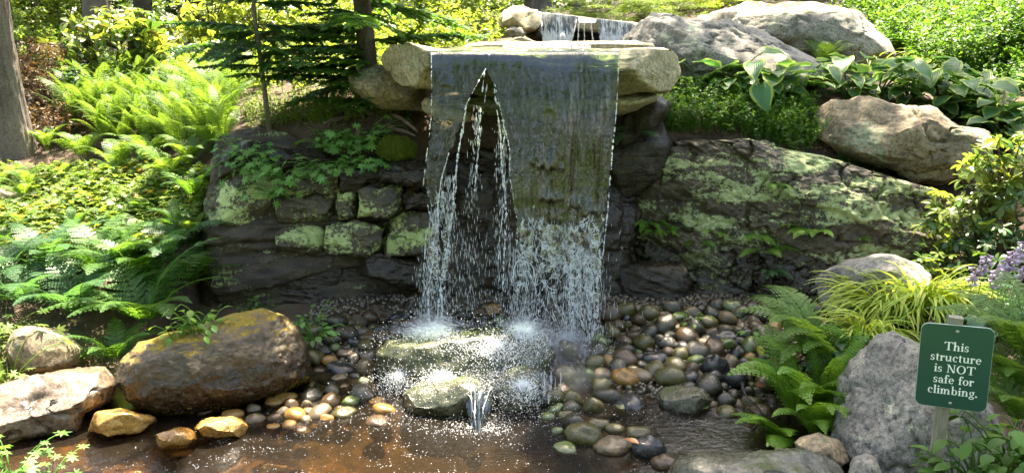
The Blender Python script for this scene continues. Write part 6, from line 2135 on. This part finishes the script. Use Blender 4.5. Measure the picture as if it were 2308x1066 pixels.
# sunlit rhododendrons on the left bank
WHY = [whorl(20 + k, L_RHODO_Y, .12, .04) for k in range(5)]
shrub(hit(265, 215), P(280, 95, 8.6) , (.80, .5, .36), 150, 'bright yellow-green rhododendron above the sunny fern bank', mats=(L_RHODO_Y, L_RHODO_Y, L_RHODO), meshes=WHY, scale=1.15, seed=11, stemr=.02)
shrub(hit(420, 200), P(400, 150, 8.3), (.4, .4, .25), 45, 'low bright rhododendron at the right end of the fern bank', mats=(L_RHODO_Y, L_RHODO), meshes=WHY, scale=1.0, seed=13)
shrub(hit(540, 190), P(520, 60, 9.2), (.75, .5, .45), 110, 'sunlit rhododendron behind the thin hemlock sapling', mats=(L_RHODO_Y,), meshes=WHY, scale=1.15, seed=12, stemr=.02)
shrub(hit(170, 225), P(175, 180, 7.9), (.14, .14, .14), 16, 'small glossy rhododendron sprig beside the fern bank', mats=(L_RHODO,), meshes=WHY, scale=.8, seed=14)
for px, py, Y, r, mat, kd, lb in [(115, 235, 8.2, (.45, .4, .42), L_BROWN, 'fine', 'brownish dry shrub right of the big tree trunk'), (75, 200, 10, (.6, .5, .5), L_GER_Y, 'bush', 'green shrub peeking out behind the big trunk')]:
    q = P(px, py, Y)
    q[2] = float(T(q[0], q[1]))
    bush('shrub', q, r, lb, mat, 'bush')
# background shrubs
for px, Y, r, mat, kd, lb in [
        (20, 13, (1.5, 1.2, 1.0), L_BROAD, 'bush', 'green shrub at far left behind the trunk'), (130, 12.5, (1.3, 1, .8), L_BROAD_Y, 'bush', 'sunlit shrub between the big trunk and the dark conifers'),
        (640, 12.0, (1.2, 1, .62), L_BROAD_Y, 'bush', 'glowing yellow-green shrub behind the hemlock sapling'), (760, 11.0, (1.0, .9, .5), L_BROAD_Y, 'bush', 'bright shrub left of the hemlock trunk'),
        (930, 12.5, (1.2, 1, .62), L_BROAD_Y, 'bush', 'bright shrub right of the hemlock trunk'), (1050, 12.0, (1.1, .9, .52), L_GER_Y, 'bush', 'bright low shrub left of the upper fall'),
        (560, 14, (1.5, 1.2, .9), L_BROAD, 'bush', 'green shrub in the gap left of the hemlocks'), (870, 15, (1.6, 1.2, .9), L_BROAD, 'bush', 'green shrub behind the hemlock tree'),
        (1380, 11.5, (.95, .8, .32), L_PINE, 'needle', 'soft yellow-green pine shrub above the upper fall'), (1480, 11.2, (.8, .8, .30), L_PINE, 'needle', 'soft pine shrub at the right of the upper fall'),
        (1590, 12.0, (1.0, .8, .35), L_BROAD_Y, 'bush', 'yellow-green shrub above the smooth grey boulder'), (1720, 13, (1.2, .9, .5), L_BROAD, 'bush', 'shrub over the mossy-crested boulder'),
        (1900, 13.5, (1.4, 1, .6), L_BROAD, 'bush', 'shrub on the upper right bank behind the weeds'), (2060, 13, (1.4, 1, .6), L_BROAD_Y, 'bush', 'sunlit shrub above the upper right weeds'), (2230, 13, (1.5, 1, .7), L_BROAD, 'bush', 'shrub in the top right corner')]:
    q = P(px, 60, Y)
    q[2] = float(T(q[0], q[1])) - .1
    bush('shrub', q, r, lb, mat, kd)
# dark conifers at the back left and far forest
M_BARKD = rock_mat('dark_bark', (.05, .042, .035), (.15, .125, .1), rough=.95, bump=.8, scale=1.5)
for i, (px, Y, H, r, cr, kd, mat, cz, lb) in enumerate([
        (228, 10.5, 11, .17, (1.9, 1.7, 2.0), 'needle', L_DARK, 8.6, 'dark conifer whose trunk rises behind the bright rhododendron'), (330, 12.5, 9, .14, (2.0, 1.8, 2.4), 'fine', L_DARK, 3.4, 'dark evergreen behind the bright rhododendron'),
        (120, 14, 9, .16, (2.0, 1.8, 2.6), 'fine', L_DARK, 3.6, 'dark evergreen between the trunks at far left'), (440, 13.5, 9, .14, (1.7, 1.6, 2.2), 'fine', L_DARK, 3.3, 'dark evergreen left of the sapling'),
        (10, 11.5, 9, .12, (1.5, 1.4, 2.2), 'fine', L_DARK, 3.9, 'dark evergreen at the left edge'),
        (700, 16, 10, .16, (2.4, 2, 2.4), 'broad', L_BROAD, 4.6, 'tall leafy tree behind the hemlocks'), (1195, 17, 11, .11, (2.4, 2, 1.9), 'broad', L_BROAD, 7.2, 'slim trunk just left of the upper fall'),
        (1226, 16, 11, .17, (2.4, 2, 1.9), 'broad', L_BROAD, 7.4, 'thicker trunk directly above the upper fall'), (1306, 16.5, 11, .13, (2.3, 2, 2), 'broad', L_BROAD, 7.6, 'trunk right of the thicker one above the upper fall'),
        (1020, 17, 10, .13, (2.2, 2, 2.2), 'broad', L_BROAD_Y, 4.2, 'sunlit tree between the hemlock and the upper fall'), (1480, 17, 10, .15, (2.6, 2, 2.2), 'broad', L_BROAD, 5.2, 'leafy tree behind the pine shrubs'),
        (1750, 18, 11, .17, (2.8, 2.2, 2.4), 'broad', L_BROAD, 5.5, 'leafy tree behind the mossy-crested boulder'), (2050, 17, 11, .16, (2.6, 2.2, 2.4), 'broad', L_BROAD, 5.6, 'leafy tree above the upper right bank'), (2280, 16.5, 10, .15, (2.4, 2, 2.4), 'fine', L_BROAD, 4.8, 'leafy tree at the top right corner')]):
    q = P(px, 60, Y)
    q[2] = float(T(q[0], q[1])) - .1
    tree('conifer' if mat is L_DARK else 'leafy_tree', q, H, r, cr, kd, lb, mat, cz, trunkmat=M_BARKD, seed=60 + i)
# the far wood
FW = Acc()
bV, bF, _ = CR['broad'][0].name, None, None
g = np.random.default_rng(77)
src = CR['bush'][1]
nv = len(src.vertices)
co = np.empty(nv * 3)
src.vertices.foreach_get('co', co)
co = co.reshape(-1, 3)
sel = slice(0, nv // 3 // 4 * 4)
Fq = np.arange(len(co[sel])).reshape(-1, 4)
for k in range(64):
    a = math.radians(-62 + 124 * k / 63)
    d = g.uniform(22, 34)
    x, y = math.sin(a) * d, math.cos(a) * d
    rz_ = g.uniform(2.6, 4.2)
    FW.add(co[sel] * [3.6, 3.6, rz_] + [x, y, float(T(np.clip(x, -45, 45), np.clip(y, -45, 60))) + rz_ * g.uniform(.4, 1.1)], Fq)
tag(link('far_wood', amesh('far_wood', FW, L_BROAD, False)), 'distant wood of leafy trees behind the garden', kind='stuff')
# unseen trees with crowns shifted to place the shade, and the ones at the viewer's back, mirrored in the water
tree('leafy_tree', tg(6.0, 6.75, -.1), 8.5, .2, (2.3, 1.5, 1.15), 'broad', 'tall unseen tree beyond the right edge, crown placed to shade the cobble bed', L_BROAD, 6.9, off=(-3.6, .0), ncrown=2, limbs=True, seed=91)

tree('leafy_tree', tg(6.2, 4.6, -.1), 8.0, .18, (2.2, 2.0, 1.1), 'broad', 'unseen tree beyond the right edge, crown placed to shade the sign', L_BROAD, 5.9, off=(-2.7, .0), limbs=True, seed=92)
tree('leafy_tree', tg(8.2, 10.0, -.1), 8.5, .18, (2.6, 1.2, 1.0), 'broad', 'unseen tree beyond the right edge, crown placed to shade the upper grey boulders', L_BROAD, 7.0, off=(-4.6, .0), seed=93)
for i, (x, y, H, cr) in enumerate([(-7, -6.5, 12, (3.4, 3, 4.8)), (-2.2, -7.5, 13, (3.2, 3, 5.4)), (2.6, -7, 12, (3, 3, 5)), (7.5, -6, 12, (3.4, 3, 4.8)), (-11, -2, 10, (3, 3, 4)), (12, 0, 10, (3, 3, 4)), (-10, 5, 9, (2.6, 2.6, 3.6)),
                                   (0.2, -12, 15, (4.5, 3, 6.5)), (-6, -12, 14, (4.5, 3, 6)), (6, -12, 14, (4.5, 3, 6))]):
    tree('leafy_tree', tg(x, y, -.1), H, .17, cr, 'broad', 'leafy tree standing behind the viewer, seen only mirrored in the water', L_BROAD, H * .5, seed=100 + i, group='trees behind the viewer')
for i, (x, y) in enumerate([(-3, -4), (0, -5), (2.5, -4), (5, -3.5), (-5.5, -3.5)]):
    bush('shrub', tg(x, y, -.1), (1.3, 1.0, .8), 'green shrub behind the viewer, seen only mirrored in the water', L_BROAD, 'bush', group='shrubs behind the viewer')

# ------------------------------------------------------------------ sign
M_SIGN = plain('sign_green', (.003, .055, .042), .35, bscale=8, vary=.08)
M_EDGE = plain('sign_edge', (.3, .36, .34), .5, vary=.1)
M_WHITE = plain('white_print', (.82, .84, .82), .5, vary=.04)
M_WOOD = plain('weathered_post', (.20, .18, .14), .85, bump=.5, bscale=14, vary=.35, stretch=(9, 9, .8))
M_SCREW = plain('screw_metal', (.3, .3, .28), .35, metal=.8, vary=.15)

SC = P(2148, 822, 2.55)
yaw = math.radians(-24)
st = thing('warning_sign', (SC[0], SC[1], SC[2] - .62), 'green sign with rounded corners and white text on a weathered wooden post', 'sign', rz=yaw)
roll = math.radians(3.2)


def rrect(w, h, r, y0, y1, k=8):
    pts = []
    for cx_, cz_, a0 in ((w / 2 - r, h / 2 - r, 0), (-w / 2 + r, h / 2 - r, 90), (-w / 2 + r, -h / 2 + r, 180), (w / 2 - r, -h / 2 + r, 270)):
        for i in range(k + 1):
            a = math.radians(a0 + 90 * i / k)
            pts.append((cx_ + r * math.cos(a), cz_ + r * math.sin(a)))
    n = len(pts)
    V = np.array([(x, y0, z) for x, z in pts] + [(x, y1, z) for x, z in pts] + [(0, y0, 0), (0, y1, 0)])
    i = np.arange(n)
    return V, [np.stack([np.full(n, 2 * n), (i + 1) % n, i], -1), np.stack([np.full(n, 2 * n + 1), n + i, n + (i + 1) % n], -1)], [np.stack([i, (i + 1) % n, n + (i + 1) % n, n + i], -1)]


BW, BH = .232, .33
b = Acc()
V, Fc, Fs = rrect(BW, BH, .026, -.003, .003)
b.add(V, Fc + Fs)
bo = link('board', amesh('board', b, M_SIGN, False), (0, -.022, .62), (0, -roll, 0), parent=st)
b = Acc()
V, Fc, Fs = rrect(BW + .003, BH + .003, .027, -.0022, .0032)
b.add(V, Fc + Fs)
link('board_edge', amesh('board_edge', b, M_EDGE, False), (0, 0, 0), parent=bo)
p = Acc()
pv = np.array([[sx * .022, sy * .017, z] for z in np.linspace(-.75, .81, 14) for sx, sy in ((-1, -1), (1, -1), (1, 1), (-1, 1))])
pv += GP.normal(0, .0006, pv.shape)
i, j = np.meshgrid(np.arange(13), np.arange(4), indexing='ij')
p.add(pv, [np.stack([i * 4 + j, i * 4 + (j + 1) % 4, (i + 1) * 4 + (j + 1) % 4, (i + 1) * 4 + j], -1).reshape(-1, 4), np.array([[52, 53, 54, 55]])])
po = link('post', amesh('post', p, M_WOOD, False), (.0, 0, 0), (0, math.radians(-1.2), 0), parent=st)
for z in (.142, -.146):
    s_ = Acc()
    th = np.linspace(0, 2 * math.pi, 11)[:-1]
    s_.add(np.concatenate([np.stack([.0065 * np.cos(th), 0 * th - .0031, .0065 * np.sin(th)], -1), np.stack([.005 * np.cos(th), 0 * th - .0055, .005 * np.sin(th)], -1), [[0, -.006, 0]]]),
           [np.array([[i, (i + 1) % 10, 10 + (i + 1) % 10, 10 + i] for i in range(10)]), np.array([[10 + i, 10 + (i + 1) % 10, 20] for i in range(10)])])
    link('screw', amesh('screw', s_, M_SCREW), (0, 0, z), parent=bo)

# serif lettering drawn stroke by stroke
TK, TN = .15, .055


class Glyphs:
    def __init__(self):
        self.A = Acc()
        self.k = 0

    def poly(self, pts):
        y = -.0036 - .00003 * (self.k % 40)
        self.k += 1
        V = np.array([(x, y, z) for x, z in pts])
        self.A.add(V, np.arange(len(pts))[None])

    def strip(self, a, b, ox, s):
        for i in range(len(a) - 1):
            self.poly([(ox + p[0] * s, oz + p[1] * s) for p, oz in ((a[i], self.oz), (a[i + 1], self.oz), (b[i + 1], self.oz), (b[i], self.oz))])


GL = Glyphs()


def R_(x0, y0, x1, y1): return ('q', [(x0, y0), (x1, y0), (x1, y1), (x0, y1)])
def Q_(*p): return ('q', list(p))
def A_(cx, cy, rx, ry, a0, a1, tk=TK, tn=TN):
    n = max(4, int(abs(a1 - a0) / 22))
    res = []
    for i in range(n + 1):
        a = math.radians(a0 + (a1 - a0) * i / n)
        w = tn + (tk - tn) * abs(math.cos(a)) ** 1.3
        res.append(((cx + (rx) * math.cos(a), cy + (ry) * math.sin(a)), (cx + (rx - w) * math.cos(a), cy + (ry - w) * math.sin(a))))
    return ('s', res)
def D_(cx, cy, r): return ('q', [(cx + r * math.cos(i * math.pi / 5), cy + r * math.sin(i * math.pi / 5)) for i in range(10)])


def stem(x, h, top=True, bot=True, w=TK):
    r = [R_(x, 0, x + w, h)]
    if bot: r.append(R_(x - .07, 0, x + w + .07, .05))
    if top: r.append(Q_((x - .09, h - .09), (x, h - .13), (x, h), (x - .0, h)))
    return r


X = .64
LET = {
    'T': (.86, [R_(.35, 0, .51, .96), R_(.24, 0, .62, .055), R_(.02, .9, .84, .97), Q_((.02, .72), (.06, .72), (.13, .9), (.02, .9)), Q_((.84, .72), (.80, .72), (.73, .9), (.84, .9))]),
    'h': (.70, stem(.08, 1.02) + [A_(.355, .36, .23, .29, 0, 165), R_(.435, 0, .585, .37), R_(.37, 0, .65, .05)]),
    'i': (.34, stem(.09, X) + [D_(.165, .86, .095)]),
    's': (.50, [A_(.235, .47, .185, .19, 40, 270, .13, .06), A_(.235, .175, .195, .19, -140, 90, .13, .06), R_(.38, .45, .42, .63), R_(.04, .02, .08, .2)]),
    't': (.42, [R_(.11, .14, .25, .80), R_(.02, .575, .38, .635), A_(.26, .16, .15, .17, 180, 300, .14, .06)]),
    'r': (.50, stem(.08, X) + [A_(.36, .42, .20, .22, 60, 165, .1, .07), D_(.40, .53, .085)]),
    'u': (.70, [R_(.08, .2, .22, X), R_(.01, X - .05, .22, X), A_(.26, .24, .18, .26, 180, 340), R_(.45, 0, .59, X), R_(.38, X - .05, .59, X), R_(.45, 0, .67, .05)]),
    'c': (.56, [A_(.30, .32, .26, .335, 55, 310), D_(.44, .50, .08)]),
    'e': (.58, [A_(.30, .32, .26, .335, 0, 318), R_(.12, .33, .55, .385)]),
    'N': (.94, [R_(.14, 0, .21, .96), Q_((.08, .97), (.27, .97), (.80, .0), (.66, .0)), R_(.72, 0, .79, .97), R_(.04, 0, .31, .05), R_(.0, .92, .22, .97), R_(.62, .92, .89, .97)]),
    'O': (.96, [A_(.47, .48, .44, .50, 0, 360, .17, .06)]),
    'a': (.56, [A_(.25, .44, .2, .21, 20, 170, .13, .06), R_(.33, .08, .47, .46), A_(.24, .17, .2, .18, 60, 300, .13, .06), R_(.33, 0, .54, .06), D_(.11, .48, .07)]),
    'f': (.42, [R_(.12, 0, .26, .82), R_(.04, 0, .36, .05), R_(.02, .575, .40, .635), A_(.30, .82, .18, .20, 30, 180, .14, .06), D_(.42, .90, .08)]),
    'o': (.62, [A_(.31, .32, .275, .335, 0, 360)]),
    'l': (.34, stem(.09, 1.02)),
    'm': (1.05, stem(.08, X) + [A_(.335, .36, .21, .29, 0, 165), R_(.395, 0, .545, .37), R_(.34, 0, .60, .05), A_(.68, .36, .22, .29, 0, 165), R_(.75, 0, .90, .37), R_(.69, 0, .96, .05)]),
    'n': (.70, stem(.08, X) + [A_(.355, .36, .23, .29, 0, 165), R_(.435, 0, .585, .37), R_(.37, 0, .65, .05)]),
    'b': (.66, [R_(.08, .04, .22, 1.02), R_(.0, .97, .22, 1.02), A_(.34, .32, .26, .335, -150, 150)]),
    'g': (.60, [A_(.28, .42, .22, .23, 0, 360, .12, .05), A_(.28, -.10, .26, .17, 0, 360, .1, .07), R_(.14, .04, .38, .12), Q_((.42, .56), (.56, .60), (.56, .66), (.40, .64))]),
    '.': (.26, [D_(.12, .09, .1)]),
    ' ': (.36, []),
}


def write(text, z, size):
    wd = sum(LET[c][0] for c in text) * size
    x = -wd / 2
    for c in text:
        adv, prims = LET[c]
        for kd, data in prims:
            if kd == 'q':
                GL.poly([(x + a * size, z + b_ * size) for a, b_ in data])
            else:
                for (o1, i1), (o2, i2) in zip(data, data[1:]):
                    GL.poly([(x + p_[0] * size, z + p_[1] * size) for p_ in (o1, o2, i2, i1)])
        x += adv * size


for text, z in (('This', .063), ('structure', .019), ('is NOT', -.026), ('safe for', -.070), ('climbing.', -.114)):
    write(text, z, .0338)
link('lettering', amesh('lettering', GL.A, M_WHITE, False), (0.003, 0, .004), parent=bo)

# ------------------------------------------------------------------ cable and stray leaves
M_CABLE = plain('black_rubber', (.012, .012, .013), .55, vary=.1)
for off, lb in ((0, 'black rubber cable looping over the cobbles toward the pool'), (7, 'second black cable beside the first over the cobbles')):
    pts = np.array([(1790, 765), (1760, 782), (1738, 802), (1705, 822), (1682, 838), (1668, 860), (1676, 888), (1702, 908), (1716, 930), (1712, 950), (1692, 968), (1680, 995)], float)
    if off:
        pts = pts[1:-3] + [5, 5]
    tt = np.linspace(0, len(pts) - 1, 60)
    xx, yy = np.interp(tt, np.arange(len(pts)), pts[:, 0]), np.interp(tt, np.arange(len(pts)), pts[:, 1])
    ker = np.ones(7) / 7
    xx = np.convolve(np.pad(xx, 3, 'edge'), ker, 'valid')
    yy = np.convolve(np.pad(yy, 3, 'edge'), ker, 'valid')
    q = np.array([at_z(a, b_, float(hit(a, b_)[2]) + .075) for a, b_ in zip(xx, yy)])
    q[:, 2] = np.convolve(np.pad(q[:, 2], 4, 'edge'), np.ones(9) / 9, 'valid')
    tag(link('cable', amesh('cable', Acc().add(*tube(q, .0045, 8)), M_CABLE)), lb, 'cable')
LV, LFc, LU = leaf_arrays('oval', .09, .05, .3, .3, 7, 5, .3)
lm = to_mesh('fallen_leaf', LV, LFc, LU)
lm.materials.append(leaf_mat('yellow_leaf', (.4, .42, .06), (.5, .5, .06), spread=.1))
tag(link('fallen_leaf', lm, at_z(1712, 800, .17), (.3, -.5, 1.2)), 'yellow-green fallen leaf lying on the cobbles above the cream cobble', 'leaf')
lm2 = lm.copy()
lm2.materials[0] = leaf_mat('rust_leaf', (.32, .14, .07), (.3, .12, .05), spread=.1)
tag(link('fallen_leaf', lm2, at_z(1440, 1000, .07), (.1, -.2, 2.6)), 'rust-brown leaf stuck to the black glossy cobble', 'leaf')
tag(link('fallen_leaf', lm2, at_z(1702, 868, .12), (.3, .1, .4)), 'pinkish fallen leaf between the cream cobbles by the cable', 'leaf')
